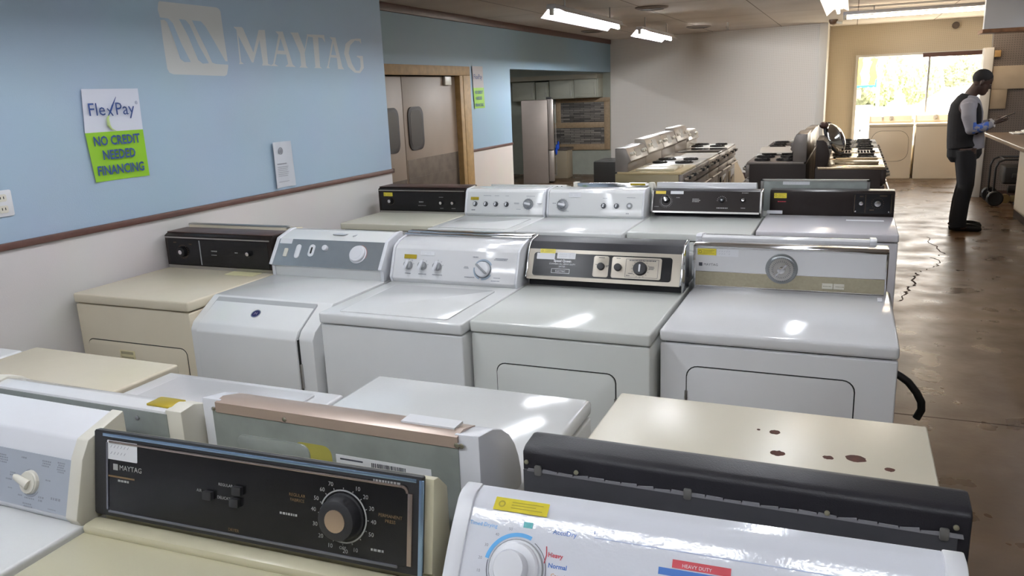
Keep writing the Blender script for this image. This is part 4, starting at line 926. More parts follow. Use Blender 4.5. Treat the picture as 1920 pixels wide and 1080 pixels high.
XM = -.68
stove('range with dark brown side and grey backguard edge, nearest of the middle row', (XM, 8.93, 0), -pi / 2, SDARK, TAUPE, TAUPE, TAUPE, .28, style=0, D=.58)
stove('range with pale glass cover raised on its top, second of the middle row', (XM, 9.69, 0), -pi / 2, TAUPE, RWHITE, RSTEEL, TAUPE, .24, D=.58)
stove('taupe range, third of the middle row', (XM, 10.45, 0), -pi / 2, TAUPE, TAUPE, RSTEEL, TAUPE, .24, D=.58)
stove('range with dark cooktop edge, farthest of the middle row', (XM, 11.21, 0), -pi / 2, SDARK, SDARK, TAUPE, SDARK, .22, D=.58)
XR = 0.015
stove('range with black side and shining top, nearest of the aisle-side row', (XR, 8.41, 0), pi / 2, SDARK, GOLDSTEEL, SDARK, SDARK, .25, D=.60, style=1, burn=False)
stove('range with polished top, second of the aisle-side row', (XR, 9.17, 0), pi / 2, SDARK, GOLDSTEEL, RSTEEL, RSTEEL, .20, D=.60, style=1)
stove('range with grates catching the light, third of the aisle-side row', (XR, 9.93, 0), pi / 2, SDARK, GOLDSTEEL, RSTEEL, RSTEEL, .12, D=.60, style=1)
stove('black topped range, fourth of the aisle-side row', (XR, 10.69, 0), pi / 2, SDARK, IRON, None, SDARK, .12, D=.60, style=1)
stove('black topped range, farthest of the aisle-side row, nearest the window', (XR, 11.45, 0), pi / 2, SDARK, IRON, None, SDARK, .2, D=.60, style=1)
# loose things on the ranges
def loose(name, label, cat, mb, m, **k): return tag(mb.build(name, m, **k), label, cat)
loose('sheet_tray', 'bright shallow metal tray on the nearest aisle-side range', 'tray', MB().box(-.12, .27, 8.30, 8.70, .918, .930, .004).box(-.12, .27, 8.30, 8.31, .93, .945).box(-.12, .27, 8.69, 8.70, .93, .945), GOLDSTEEL)
loose('oven_rack', 'wire oven rack lying across the second aisle-side range', 'rack', (lambda m: [m.cyl((-.10 + i * .03, 9.0, .965), (-.10 + i * .03, 9.35, .965), .003, seg=6) for i in range(11)] and m.cyl((-.11, 9.0, .965), (.21, 9.0, .965), .004, seg=6).cyl((-.11, 9.35, .965), (.21, 9.35, .965), .004, seg=6))(MB()), RSTEEL)
loose('drain_cover', 'pale folded sheet leaning as a raised cover on the middle row', 'panel', MB().geo([(-.93, 9.36, .940), (-.58, 9.36, .940), (-.58, 9.60, .985), (-.93, 9.60, .985), (-.93, 9.36, .946), (-.58, 9.36, .946), (-.58, 9.60, .992), (-.93, 9.60, .992), ], [(0, 1, 2, 3), (4, 5, 6, 7), (0, 1, 5, 4), (1, 2, 6, 5), (2, 3, 7, 6), (3, 0, 4, 7)]).box(-.93, -.58, 9.60, 9.615, .938, .99), RWHITE)
loose('metal_spike', 'thin upright metal rod standing among the far aisle-side ranges', 'rod', MB().cyl((.02, 9.9, .93), (.10, 9.9, 1.13), .004, .003, seg=8).lathe([(0, 0), (.008, .015), (.006, .035), (0, .04)], Matrix.Translation((.10, 9.9, 1.12)), 10), GREYP)
loose('upright_bracket', 'dark tapered upright bracket among the far aisle-side ranges', 'bracket', MB().box(-.125, -.075, 10.30, 10.33, .945, 1.10, .01).box(-.155, -.045, 10.295, 10.335, .9355, .95, .004), mat('olive_dark', '4d4436', .5))
hd = thing('range_hood', 'domed chrome hood shell with black rim leaning on the backs of the ranges', 'hood', (-.215, 8.78, 1.13), 0)
HDM = Matrix.Translation((.07, .02, .0)) @ Matrix.Rotation(radians(62), 4, 'Y') @ Matrix.Rotation(radians(18), 4, 'X')
MB().lathe([(.165, 0), (.16, .018), (.14, .042), (.10, .066), (.05, .08), (0, .084)], HDM, 32).build('shell', CHROME, hd)
MB().ring(0, 0, .158, .178, -.012, .010, HDM, 36).build('rim', BLACKM, hd)
MB().ellip((-.03, -.10, .14), (.045, .05, .035)).build('motor_cap', mat('dark_red_brown', '4a3028', .5), hd)
loose('pale_triangle_panel', 'pale cream shape standing beyond the left row of ranges beside the back wall', 'board', MB().geo([(-1.80, 12.2, 0), (-1.28, 12.2, 0), (-1.43, 12.22, .39), (-1.62, 12.24, .76), (-1.80, 12.24, .72), (-1.80, 12.23, 0), (-1.28, 12.23, 0), (-1.43, 12.25, .39), (-1.62, 12.27, .76), (-1.80, 12.27, .72)],
      [(0, 1, 2, 3, 4), (5, 6, 7, 8, 9), (0, 1, 6, 5), (1, 2, 7, 6), (2, 3, 8, 7), (3, 4, 9, 8), (4, 0, 5, 9)]), mat('cream_sheet', 'c8b79c', .6))  # thin cream sheet built for a pale triangle, not otherwise identified

# ===== kitchen display in the alcove =====
t = thing('refrigerator', 'tall stainless refrigerator seen from its side in the kitchen display', 'refrigerator', (-5.62, 14.62, 0), pi / 2 + .33)
FRG = mat('fridge_side', '8b8078', .45, .4, noise=.05)
MB().box(-.42, .42, -.22, .27, 0, 1.56, .008).build('cabinet', FRG, t)
for z0, z1 in ((.03, .62), (.63, 1.575)):
    dd = MB().box(-.42, .42, -.33, -.225, z0, z1, .012).build('door', mat('fridge_door', '9b928b', .35, .7), t)
    MB().cyl((-.36, -.365, z0 + .1), (-.36, -.365, z1 - .1), .010, seg=10).cyl((-.36, -.365, z0 + .12), (-.36, -.33, z0 + .12), .007, seg=8).cyl((-.36, -.365, z1 - .12), (-.36, -.33, z1 - .12), .007, seg=8).build('handle', STEEL, dd)
MB().box(-.42, -.36, -.30, -.20, 1.575, 1.61, .004).build('hinge_cover', BLACKM, t)
KGR = mat('sage_grey_cabinet', 'acad9f', .5, noise=.05)
for x0, x1, z0, lab in ((-6.50, -6.0, 1.54, 'short sage grey wall cabinet above the refrigerator'), (-5.98, -5.70, 1.53, 'narrow sage grey wall cabinet between refrigerator and stone panels'), (-5.68, -5.165, 1.56, 'sage grey wall cabinet above the stone panels, left one'), (-5.16, -4.66, 1.565, 'sage grey wall cabinet above the stone panels, right one')):
    t = thing('wall_cabinet', lab, 'cabinet', ((x0 + x1) / 2, 15.72, z0), 0, 'wall cabinets of the kitchen display'); w2_ = (x1 - x0) / 2
    MB().box(-w2_, w2_, -.17, .18, 0, .37, .003).build('body', KGR, t)
    dd = MB().box(-w2_ + .02, w2_ - .02, -.19, -.17, .02, .35, .004).build('door', KGR, t)
    MB().box(-w2_ + .075, w2_ - .075, -.196, -.19, .075, .295, .004).build('raised_panel', KGR, dd)
    MB().cyl((w2_ - .05, -.21, .06), (w2_ - .05, -.21, .16), .006, seg=8).build('handle', STEEL, dd)
MB_ = MB().box(-7, -4.66, 15.5, 15.9, 1.93, 2.02); tag(MB_.build('cabinet_soffit', mat('cream_soffit', '9a9483', .6)), 'cream soffit strip above the grey wall cabinets', 'soffit', kind='structure')
STN = None
def stone_mat():
    m, nt, b = nodes_mat('stacked_ledger_stone', .8); g = nt.nodes.new('ShaderNodeNewGeometry'); sp = nt.nodes.new('ShaderNodeSeparateXYZ'); cb = nt.nodes.new('ShaderNodeCombineXYZ')
    nt.links.new(g.outputs['Position'], sp.inputs[0]); nt.links.new(sp.outputs['X'], cb.inputs[0]); nt.links.new(sp.outputs['Z'], cb.inputs[1])
    br = nt.nodes.new('ShaderNodeTexBrick'); br.inputs['Scale'].default_value = 1; br.inputs['Brick Width'].default_value = .22; br.inputs['Row Height'].default_value = .035; br.inputs['Mortar Size'].default_value = .004
    br.inputs['Color1'].default_value = hexc('4a4744') + (1,); br.inputs['Color2'].default_value = hexc('8a847c') + (1,); br.inputs['Mortar'].default_value = hexc('2b2725') + (1,); br.offset = .37
    nt.links.new(cb.outputs[0], br.inputs['Vector']); nt.links.new(br.outputs['Color'], b.inputs['Base Color']); return m
STN = stone_mat(); TILE = mat('tan_tile_border', 'a08a6e', .5, noise=.2, nscale=25)
t = thing('backsplash_display', 'two stacked-stone sample panels in a tan tile border on the alcove back wall', 'backsplash', (-5.2, 15.89, .5))
for nm, m_, x0, x1, z0, z1, th in (('stone_panel', STN, -5.56, -4.63, 1.07, 1.47, .02), ('stone_panel', STN, -5.88, -4.63, .63, .96, .02)):
    MB().box(x0 + 5.2, x1 + 5.2, -th, 0, z0 - .5, z1 - .5, .002).build(nm, m_, t)
b_ = MB()
for x0, x1, z0, z1 in ((-5.66, -4.51, 1.47, 1.555), (-5.66, -5.56, 1.07, 1.47), (-5.88, -4.63, .96, 1.07), (-4.63, -4.51, .51, 1.47), (-5.6, -4.63, .51, .63)): b_.box(x0 + 5.2, x1 + 5.2, -.03, 0, z0 - .5, z1 - .5, .002)
b_.build('tile_border', TILE, t)
t = thing('base_cabinet', 'beige base cabinet end with dark counter edge beside the refrigerator', 'cabinet', (-5.36, 15.2, 0))
MB().box(-.16, .16, -.05, .3, 0, .56, .004).build('body', mat('taupe_cabinet', '8f8470', .5), t); MB().box(-.18, .18, -.07, .32, .56, .60, .004).build('counter', mat('dark_laminate', '4f4742', .4), t)
loose('blue_cloth', 'crumpled bright blue cloth hanging at the counter edge beside the refrigerator', 'cloth', MB().ellip((-5.38, 15.10, .63), (.04, .03, .06), seg=9, rings=7).ellip((-5.40, 15.09, .55), (.025, .02, .08), seg=7, rings=6).ellip((-5.36, 15.10, .70), (.02, .02, .05), seg=7, rings=5), mat('blue_cloth', '1450c8', .6))
t = thing('compact_refrigerator', 'low black box-shaped refrigerator left of the beige range', 'refrigerator', (-3.4, 12.3, 0))
MB().box(-.28, .30, -.26, .28, 0, .62, .008).build('body', mat('matt_black_box', '22211f', .5), t); MB().box(-.28, .30, -.31, -.265, .01, .615, .012).build('door', mat('matt_black_box'), t)
t = thing('wall_outlet', 'small double outlet on the alcove side strip left of the refrigerator', 'outlet', (-4.57, 10.7, .55)); 
MB().box(-.04, .04, -.0, .006, -.05, .05, .002).build('cover_plate', PLAST_IV, t)

# ===== right side: hanging header, counter, partition papers =====
t = thing('header_panel', 'white hanging header panel with raw wood lower edge above the counter', 'panel', (2.6, 10.55, 2.17))
MB().box(-1.30, 1.5, -.05, .05, .02, CZ - 2.17, .004).build('face_panel', mat('white_header', 'd6dae0', .5), t)
MB().box(-1.31, 1.5, -.06, .35, -.02, .02, .004).build('wood_edge', mat('raw_orange_wood', '8c6240', .6, noise=.3, nscale=18), t)
t = thing('sales_counter', 'long counter with brown worktop and pale front beside the standing person', 'counter', (1.95, 8.5, 0))
MB().box(-.05, .9, -3.0, 2.74, .09, .955, .004).build('front_panel', mat('pale_counter_front', 'b3a690', .55), t)
MB().box(-.045, .9, -2.98, 2.73, 0, .09).build('toe_kick', mat('dark_toe', '3a2c24', .7), t)
MB().box(-.40, .95, -3.05, 3.05, .955, 1.0, .008).build('worktop', mat('brown_laminate_top', '73604f', .3, noise=.15), t)
loose('paper_stack', 'crumpled white papers on the brown counter', 'paper', (lambda m: m.box(1.79, 2.05, 11.1, 11.4, 1.0, 1.012, .003).box(1.85, 2.1, 11.05, 11.38, 1.012, 1.02, .002, M=I4).prism([(11.1, 1.02), (11.15, 1.05), (11.3, 1.035), (11.36, 1.02)], 1.9, 2.1))(MB()), mat('bright_paper', 'd8d4cc', .5))
loose('desk_tablet', 'dark flat device on the counter papers', 'device', MB().box(1.97, 2.2, 10.7, 10.95, 1.0, 1.018, .004), BLACKM)
PTC = mat('tan_patch_panel', 'a3937d', .6, noise=.08)
loose('notice_board', 'wide pale tan board on the grey partition, level with the head of the person', 'board', MB().box(1.77, 3.6, 12.975, 12.998, 1.50, 1.81, .002), PTC)
loose('notice_sheet', 'square pale tan sheet below the wide board on the grey partition', 'sheet', MB().box(1.77, 1.965, 12.98, 12.998, 1.235, 1.50, .002), PTC)
# pressure washer / generator cart under the far end of the counter
t = thing('portable_generator', 'black generator with tubular frame, blue wheel and pale tank on the floor beyond the counter', 'generator', (2.02, 12.35, 0))
FRM = mat('black_tube_frame', '161514', .35)
g = MB()
for y in (-.22, .22): g.tube([(-.22, y, .10), (-.22, y, .50), (-.19, y, .58), (-.12, y, .61), (.30, y, .61), (.37, y, .56), (.38, y, .10)], .014, 10)
for x, z in ((-.22, .14), (.38, .14), (-.12, .61), (.30, .61)): g.cyl((x, -.22, z), (x, .22, z), .012, seg=8)
g.build('frame', FRM, t)
MB().box(-.12, .30, -.17, .17, .28, .52, .03, 3).box(-.02, .2, -.20, .1, .36, .42, .01).build('engine', mat('engine_grey', '35322f', .5, .3), t)
MB().cyl((-.06, -.23, .22), (.36, -.23, .22), .05, seg=18).build('tank', mat('dark_tank', '2a2826', .3), t)
MB().box(-.02, .36, -.26, -.20, .06, .15, .01).cyl((-.08, -.2, .10), (-.08, -.26, .10), .06, seg=18).build('battery_box', mat('ochre_box', '7a6840', .5), t)
for y in (-.25, .25): 
    w_ = MB().lathe([(.035, -.025), (.085, -.03), (.10, -.015), (.10, .015), (.085, .03), (.035, .025)], Matrix.Translation((-.20, y, .10)) @ Matrix.Rotation(pi / 2, 4, 'X'), 22).build('wheel', RUBBER, t)
    MB().cyl((-.20, y - .022, .10), (-.20, y + .022, .10), .06, seg=18).build('hub', mat('blue_hub', '2c2f6a', .4), w_)
for x in (.05, .30): MB().cyl((x, -.15, 0), (x, -.15, .10), .018, seg=10).cyl((x, .15, 0), (x, .15, .10), .018, seg=10).build('foot', RUBBER, t)

# ===== person =====
SKIN = mat('dark_brown_skin', '3b2822', .5); HAIR = mat('black_hair', '120f0f', .8); VEST = mat('black_vest_cloth', '121013', .85, bump=.2, bscale=200)
TROU = mat('black_trousers', '100f12', .9, bump=.2, bscale=150); SHOE = mat('black_leather', '0e0d0d', .35)
SHIRT = mat('pale_grey_shirt', '9e9ba6', .75, bump=.1, bscale=120); SHIRTB = mat('blue_shirt_print', '3f62b4', .75)
per = thing('person', 'person in black vest and black trousers standing at the counter, looking down at a phone', 'person', (1.22, 10.17, 0))
def remesh(o, vox, smooth=4):
    m = o.modifiers.new('r', 'REMESH'); m.mode = 'VOXEL'; m.voxel_size = vox; m.use_smooth_shade = True
    s_ = o.modifiers.new('s', 'SMOOTH'); s_.iterations = smooth; s_.factor = .5
    return o
# body: one continuous surface (head, neck, trunk, arms with hands, legs)
HM = Matrix.Translation((.075, 0, 1.625)) @ Matrix.Rotation(radians(22), 4, 'Y')     # head tips forward
b = MB()
b.ellip((-.005, 0, .03), (.098, .077, .098), HM).ellip((.015, 0, -.035), (.078, .066, .095), HM).ellip((.05, 0, -.095), (.042, .042, .038), HM)   # skull, face, chin
b.ellip((.088, 0, -.015), (.016, .013, .026), HM).ellip((.103, 0, -.032), (.013, .015, .012), HM)       # nose
b.ellip((.083, 0, -.066), (.016, .024, .008), HM).ellip((.079, 0, -.079), (.015, .021, .008), HM)       # lips
b.ellip((.083, 0, .018), (.012, .045, .009), HM)                                                        # brow
for s in (-1, 1): b.ellip((-.008, s * .078, -.012), (.017, .010, .030), HM)                              # ears
b.tube([(-.045, 0, 1.40), (-.02, 0, 1.50), (.035, 0, 1.58)], [.075, .062, .060], 18)
b.tube([(-.03, 0, .88), (-.035, 0, 1.0), (-.05, 0, 1.15), (-.055, 0, 1.30), (-.06, 0, 1.42), (-.05, 0, 1.48)], [.13, .12, .125, .13, .10, .05], 22, ell=(1, 1))
for s in (-1, 1):
    b.ellip((-.05, s * .10, 1.36), (.09, .10, .10)).ellip((-.05, s * .175, 1.385), (.05, .045, .05))
    b.tube([(-.02, s * .10, .92), (-.01, s * .105, .72), (.0, s * .11, .50), (-.02, s * .115, .30), (-.045, s * .115, .09)], [.095, .085, .058, .056, .038], 16)
    b.ellip((.0, s * .12, .045), (.12, .045, .04))
    if s < 0: arm = [(-.055, -.205, 1.40), (-.045, -.235, 1.27), (-.015, -.25, 1.14), (.09, -.20, 1.15), (.20, -.125, 1.185)]
    else: arm = [(-.055, .205, 1.40), (-.035, .235, 1.27), (.0, .25, 1.14), (.11, .18, 1.155), (.215, .10, 1.19)]
    b.tube(arm, [.052, .047, .042, .037, .027], 14); b.ellip(arm[2], (.044, .044, .044))
    # hand: palm, four fingers curled under the phone, thumb from the side of the palm
    y0 = arm[-1][1]; X = arm[-1][0]; Z = arm[-1][2]; iy = -s
    b.tube([(X, y0, Z), (X + .03, y0 + iy * .012, Z + .010), (X + .075, y0 + iy * .03, Z + .022), (X + .092, y0 + iy * .036, Z + .026)], [.024, .030, .034, .028], 14, ell=(.95, .55))
    for k in range(4):
        q = (k - 1.5) * .017; L = (.030, .036, .034, .026)[k]
        px, py, pz = X + .085, y0 + iy * .034 + q, Z + .022
        b.tube([(px - .02, py, pz), (px + L * .7, py + iy * .004, pz + .004), (px + L * 1.4, py + iy * .008, pz + .016), (px + L * 1.7, py + iy * .010, pz + .030)], [.0105, .0095, .0085, .007], 8)
    ty = y0 - iy * .002
    b.tube([(X + .025, ty, Z + .018), (X + .055, ty + iy * .002, Z + .042), (X + .09, ty + iy * .012, Z + .056), (X + .112, ty + iy * .022, Z + .062)], [.013, .012, .010, .008], 8)
body = remesh(b.build('body', SKIN, per, recalc=True), .0062, 3)
# hair
hr = MB().ellip((-.014, 0, .042), (.102, .081, .094), HM)
remesh(hr.build('hair', HAIR, per, 'close-cropped black hair'), .008, 4)
for s in (-1, 1): MB().ellip((.083, s * .031, .000), (.009, .010, .006), HM, 10, 8).build('eye', mat('eye_white', 'b5aca6', .3), per)
# trousers
b = MB()
b.tube([(-.035, 0, 1.00), (-.035, 0, .92), (-.03, 0, .84), (-.02, 0, .78)], [.135, .148, .150, .12], 22, ell=(1.0, 1.16))
for s in (-1, 1):
    dx = .012 if s < 0 else .03
    b.tube([(-.03, s * .085, .90), (-.015 + dx * .3, s * .10, .74), (.0 + dx * .4, s * .11, .52), (-.03 + dx * .4, s * .118, .32), (-.055 + dx, s * .12, .12), (-.05 + dx, s * .12, .045)], [.115, .108, .088, .088, .094, .097], 18, ell=(1, .9))
remesh(b.build('trousers', TROU, per, 'loose black trousers'), .009, 5)
# shoes
for s in (-1, 1):
    x0 = -.13 if s < 0 else -.10
    sh = MB().tube([(x0, s * .12, .035), (x0 + .05, s * .12, .048), (x0 + .14, s * .122, .046), (x0 + .23, s * .125, .036), (x0 + .30, s * .127, .026), (x0 + .325, s * .127, .02)], [.030, .046, .046, .046, .038, .014], 14, ell=[(.8, .9), (1, .9), (.9, 1.), (.72, 1.05), (.6, 1.05), (.6, 1)])
    for v in sh.bm.verts: v.co.z = max(v.co.z, .002)
    sh.build('shoe', SHOE, per, 'black leather shoe')
# shirt: trunk, tails and two sleeves
b = MB()
b.tube([(.01, 0, .90), (.0, 0, 1.0), (-.03, 0, 1.15), (-.035, 0, 1.30), (-.045, 0, 1.42), (-.03, 0, 1.49)], [.135, .14, .135, .135, .115, .072], 24, ell=(1, 1.12))
b.ellip((.10, 0, .98), (.05, .11, .09))
for s in (-1, 1):
    b.ellip((-.05, s * .17, 1.385), (.085, .07, .082))
    if s < 0: arm = [(-.055, -.20, 1.40), (-.050, -.245, 1.27), (-.015, -.262, 1.135), (.09, -.205, 1.147), (.185, -.138, 1.178)]
    else: arm = [(-.055, .20, 1.40), (-.035, .245, 1.27), (.0, .255, 1.135), (.11, .185, 1.15), (.20, .115, 1.183)]
    b.tube(arm, [.075, .073, .064, .052, .040], 16); b.ellip(arm[2], (.062, .06, .062))
shirt = remesh(b.build('shirt', SHIRT, per, 'pale long-sleeved shirt with blue print on the forearm'), .009, 4)
nt = bpy.data.materials.new('printed_shirt'); nt.use_nodes = True; shirt.data.materials[0] = nt; T_ = nt.node_tree; bs = T_.nodes['Principled BSDF']; bs.inputs['Roughness'].default_value = .8
tc = T_.nodes.new('ShaderNodeTexCoord'); sp_ = T_.nodes.new('ShaderNodeSeparateXYZ'); T_.links.new(tc.outputs['Object'], sp_.inputs[0])
no = T_.nodes.new('ShaderNodeTexNoise'); no.inputs['Scale'].default_value = 24; T_.links.new(tc.outputs['Object'], no.inputs['Vector'])
m1 = math_node(T_, 'GREATER_THAN', sp_.outputs['X'], -.01); m2 = math_node(T_, 'LESS_THAN', sp_.outputs['Z'], 1.21); m3 = math_node(T_, 'GREATER_THAN', no.outputs['Fac'], .47); m4 = math_node(T_, 'LESS_THAN', sp_.outputs['Y'], -.12); m5 = math_node(T_, 'MULTIPLY', math_node(T_, 'LESS_THAN', sp_.outputs['X'], .15), math_node(T_, 'GREATER_THAN', sp_.outputs['Z'], 1.09))
mm = math_node(T_, 'MULTIPLY', math_node(T_, 'MULTIPLY', m1, m2), math_node(T_, 'MULTIPLY', math_node(T_, 'MULTIPLY', m3, m5), m4))
mx = T_.nodes.new('ShaderNodeMix'); mx.data_type = 'RGBA'; T_.links.new(mm, mx.inputs['Factor']); mx.inputs['A'].default_value = hexc('8f8d94') + (1,); mx.inputs['B'].default_value = hexc('3f62b4') + (1,)
T_.links.new(mx.outputs['Result'], bs.inputs['Base Color'])
for s, a in ((-1, (.19, -.134, 1.18)), (1, (.203, .112, 1.184))): MB().tube([(a[0] - .01, a[1], a[2] - .003), (a[0] + .018, a[1] - s * -.012, a[2] + .005)], [.041, .040], 16).build('cuff', mat('white_cuff', 'b9b4b2', .7), per)
# vest
b = MB()
b.tube([(-.045, 0, .925), (-.055, 0, 1.0), (-.06, 0, 1.15), (-.065, 0, 1.30), (-.07, 0, 1.39), (-.055, 0, 1.46), (-.045, 0, 1.50)], [.165, .158, .152, .148, .125, .088, .066], 24, ell=[(1, 1.0), (1, 1.02), (1, 1.08), (1, 1.1), (1, 1.12), (1, 1.1), (1, 1)])
b.ellip((-.075, 0, 1.30), (.12, .15, .13))
b.ellip((.045, -.085, 1.22), (.052, .07, .19)).ellip((.045, .085, 1.22), (.052, .07, .19))
vest = remesh(b.build('vest', VEST, per, 'black sleeveless vest'), .009, 5)
# phone
ph = thing('mobile_phone', 'dark mobile phone held in both hands of the standing person', 'phone', (1.22 + .345, 10.17 - .02, 1.262))
PM = Matrix.Rotation(radians(-24), 4, 'Y')
MB().box(-.07, .07, -.037, .037, -.004, .004, .003, M=PM).build('case', BLACKM, ph); MB().box(-.062, .062, -.033, .033, .0042, .005, M=PM).build('screen', mat('phone_glass', '2a2c33', .05), ph)

# ===== fluorescent fixtures =====
TUBE = bpy.data.materials.new('fluorescent_tube'); TUBE.use_nodes = True; nt = TUBE.node_tree; nt.nodes['Principled BSDF'].inputs['Emission Color'].default_value = (.93, .96, 1.0, 1); nt.nodes['Principled BSDF'].inputs['Emission Strength'].default_value = TUBE_POWER
TUBEW = bpy.data.materials.new('warm_fluorescent_tube'); TUBEW.use_nodes = True; nt = TUBEW.node_tree; nt.nodes['Principled BSDF'].inputs['Emission Color'].default_value = (1, .8, .58, 1); nt.nodes['Principled BSDF'].inputs['Emission Strength'].default_value = TUBE_POWER * .75
TUBEB = TUBE.copy(); TUBEB.name = 'bright_fluorescent_tube'; TUBEB.node_tree.nodes['Principled BSDF'].inputs['Emission Strength'].default_value = TUBE_POWER * 9
def fixture(label, x, y, L=2.4, rz=0., tubes=1, z=2.50, m=None, wing=False):
    """strip light along local y, centred at (x, y)"""
    t = thing('strip_light', label, 'ceiling light', (x, y, z), rz, 'fluorescent strip lights')
    MB().prism([(-.055, .035), (-.04, .08), (.04, .08), (.055, .035)], -L / 2, L / 2, Matrix.Rotation(pi / 2, 4, 'Z'), .003).build('housing', PLAST_W, t)
    wd_ = .035 if wing is True else wing
    if wing: MB().geo([(-.04, -L / 2 + .06, .05), (-.04, L / 2 - .06, .05), (-.13, L / 2 - .06, -wd_), (-.13, -L / 2 + .06, -wd_), (-.045, -L / 2 + .06, .045), (-.045, L / 2 - .06, .045), (-.134, L / 2 - .06, -wd_ - .003), (-.134, -L / 2 + .06, -wd_ - .003)], [(0, 1, 2, 3), (4, 5, 6, 7), (0, 1, 5, 4), (2, 3, 7, 6), (1, 2, 6, 5), (3, 0, 4, 7)]).geo([(.04, -L / 2 + .06, .05), (.04, L / 2 - .06, .05), (.12, L / 2 - .06, .004), (.12, -L / 2 + .06, .004), (.04, -L / 2 + .06, .053), (.04, L / 2 - .06, .053), (.12, L / 2 - .06, .007), (.12, -L / 2 + .06, .007)], [(0, 1, 2, 3), (4, 5, 6, 7), (0, 1, 5, 4), (2, 3, 7, 6), (1, 2, 6, 5), (3, 0, 4, 7)]).build('reflector', PLAST_W, t)
    for dx in ((0,) if tubes == 1 else (-.045, .045)):
        MB().cyl((dx, -L / 2 + .05, 0), (dx, L / 2 - .05, 0), .019, seg=12).build('tube', m or TUBE, t)
        MB().box(dx - .018, dx + .018, -L / 2, -L / 2 + .05, -.022, .04, .003).box(dx - .018, dx + .018, L / 2 - .05, L / 2, -.022, .04, .003).build('lamp_holder', PLAST_IV, t)
    MB().cyl((0, -L / 3, .078), (0, -L / 3, CZ - z + .002), .008, seg=8).cyl((0, L / 3, .078), (0, L / 3, CZ - z + .002), .008, seg=8).build('hanger', STEEL, t)
    return t
fixture('strip light near the blue header of the recessed wall, nearer of two in line', -2.75, 8.88, 2.5, z=2.45, wing=True)
fixture('strip light in line behind it, nearest the pegboard back wall', -2.72, 12.1, 2.1, z=2.44, m=TUBEB, wing=True)
fixture('warm strip light running across in front of the window', .97, 12.3, 2.3, pi / 2, z=2.53, m=TUBEW)
fixture('strip light cut by the top edge above the middle ranges', -.22, 10.05, 2.4, z=2.53, m=TUBEW, wing=True)
k = 0
for x, y, rz, lab in ((-1.9, 4.9, 0, 'above the second row near the blue wall'), (-1.9, 1.9, 0, 'above the front row near the blue wall'), (-.25, 6.7, 0, 'above the far row of machines'), (-.25, 3.8, 0, 'above the middle of the second row'),
                      (-1.3, -.12, pi / 2, 'behind the camera across the room'), (1.15, -.12, pi / 2, 'behind the camera across the aisle'), (-1.9, -2.2, 0, 'behind the camera near the blue wall'), (2.6, 9.0, 0, 'above the sales counter'), (-6.0, 12.8, 0, 'added unseen to brighten the kitchen display alcove')):  # last entry is an added fixture, hidden above the header, brightening the alcove
    fixture('strip light ' + lab, x, y, 2.4, rz, z=2.56, wing=(.062 if x < -1.5 else .045))
# round ceiling vents and sprinkler
for x, y, lab in ((-2.32, 10.06, 'dark round ceiling vent beside the nearer strip light'), (-2.40, 13.81, 'dark round ceiling vent near the pegboard wall'), (-4.01, 13.14, 'dark round ceiling vent close to the blue header')):
    t = thing('ceiling_vent', lab, 'vent', (x, y, CZ), 0, 'round ceiling vents')
    MB().lathe([(.20, 0), (.20, -.012), (.15, -.03), (.15, -.002)][::-1], seg=28).build('rim', mat('vent_rim', '8a7f75', .6), t)
    MB().lathe([(.15, -.001), (.15, -.02), (.10, -.028), (0, -.03)], seg=28).build('grille', mat('vent_dark', '4b423b', .8), t)
t = thing('sprinkler_head', 'small pendant sprinkler head on the ceiling before the pegboard wall', 'sprinkler', (-1.88, 13.44, CZ))
MB().cyl((0, 0, 0), (0, 0, -.06), .018, seg=12).build('pipe', STEEL, t); MB().lathe([(.03, -.06), (.035, -.065), (.01, -.10), (.03, -.11), (0, -.112)], seg=14).build('deflector', STEEL, t)
t = thing('security_camera', 'small dark dome camera on the ceiling at the pilaster', 'camera', (-.35, 14.4, CZ)); MB().lathe([(.07, 0), (.07, -.03), (.05, -.07), (0, -.09)], seg=18).build('dome', mat('dome_brown', '6a5342', .3), t); MB().cyl((0, 0, -.03), (.14, -.05, -.06), .025, seg=12).build('lens_barrel', PLAST_IV, t)
t = thing('wall_sensor', 'small dark round sensor high on the window wall', 'sensor', (1.58, 16.2, 2.55)); MB().cyl((0, 0, 0), (0, -.05, 0), .06, .05, seg=18).build('cap', mat('sensor_grey', '5d5149', .5), t)

# ===== outside the window =====
struct('ground_outside', MB().box(-40, 60, 16.6, 120, -.15, -.02), mat('pale_concrete', 'c8c4ba', .8, noise=.1, nscale=.5))
LEAF = mat('hedge_leaves', 'bac793', .7, noise=.6, nscale=5., bump=1., bscale=12); LEAF2 = mat('dark_tree_leaves', 'a4a98c', .7, noise=.6, nscale=4.)
def bush(name, label, cat, c, r, m, seed, group=None):
    tb = bmesh.new(); bmesh.ops.create_icosphere(tb, subdivisions=5, radius=1); random.seed(seed)
    from mathutils import noise as NZ
    for v in tb.verts:
        n = v.co.normalized(); k = 1 + .22 * NZ.noise(n * 3 + Vector((seed, 0, 0))) + .16 * NZ.noise(n * 11 + Vector((0, seed, 0))) + .10 * NZ.noise(n * 34)
        v.co = Vector((n.x * r[0] * k, n.y * r[1] * k, max(-c[2] - .05, n.z * r[2] * k)))
    o = MB().merge(tb).build(name, m, smooth=25); o.location = c; return tag(o, label, cat, group)
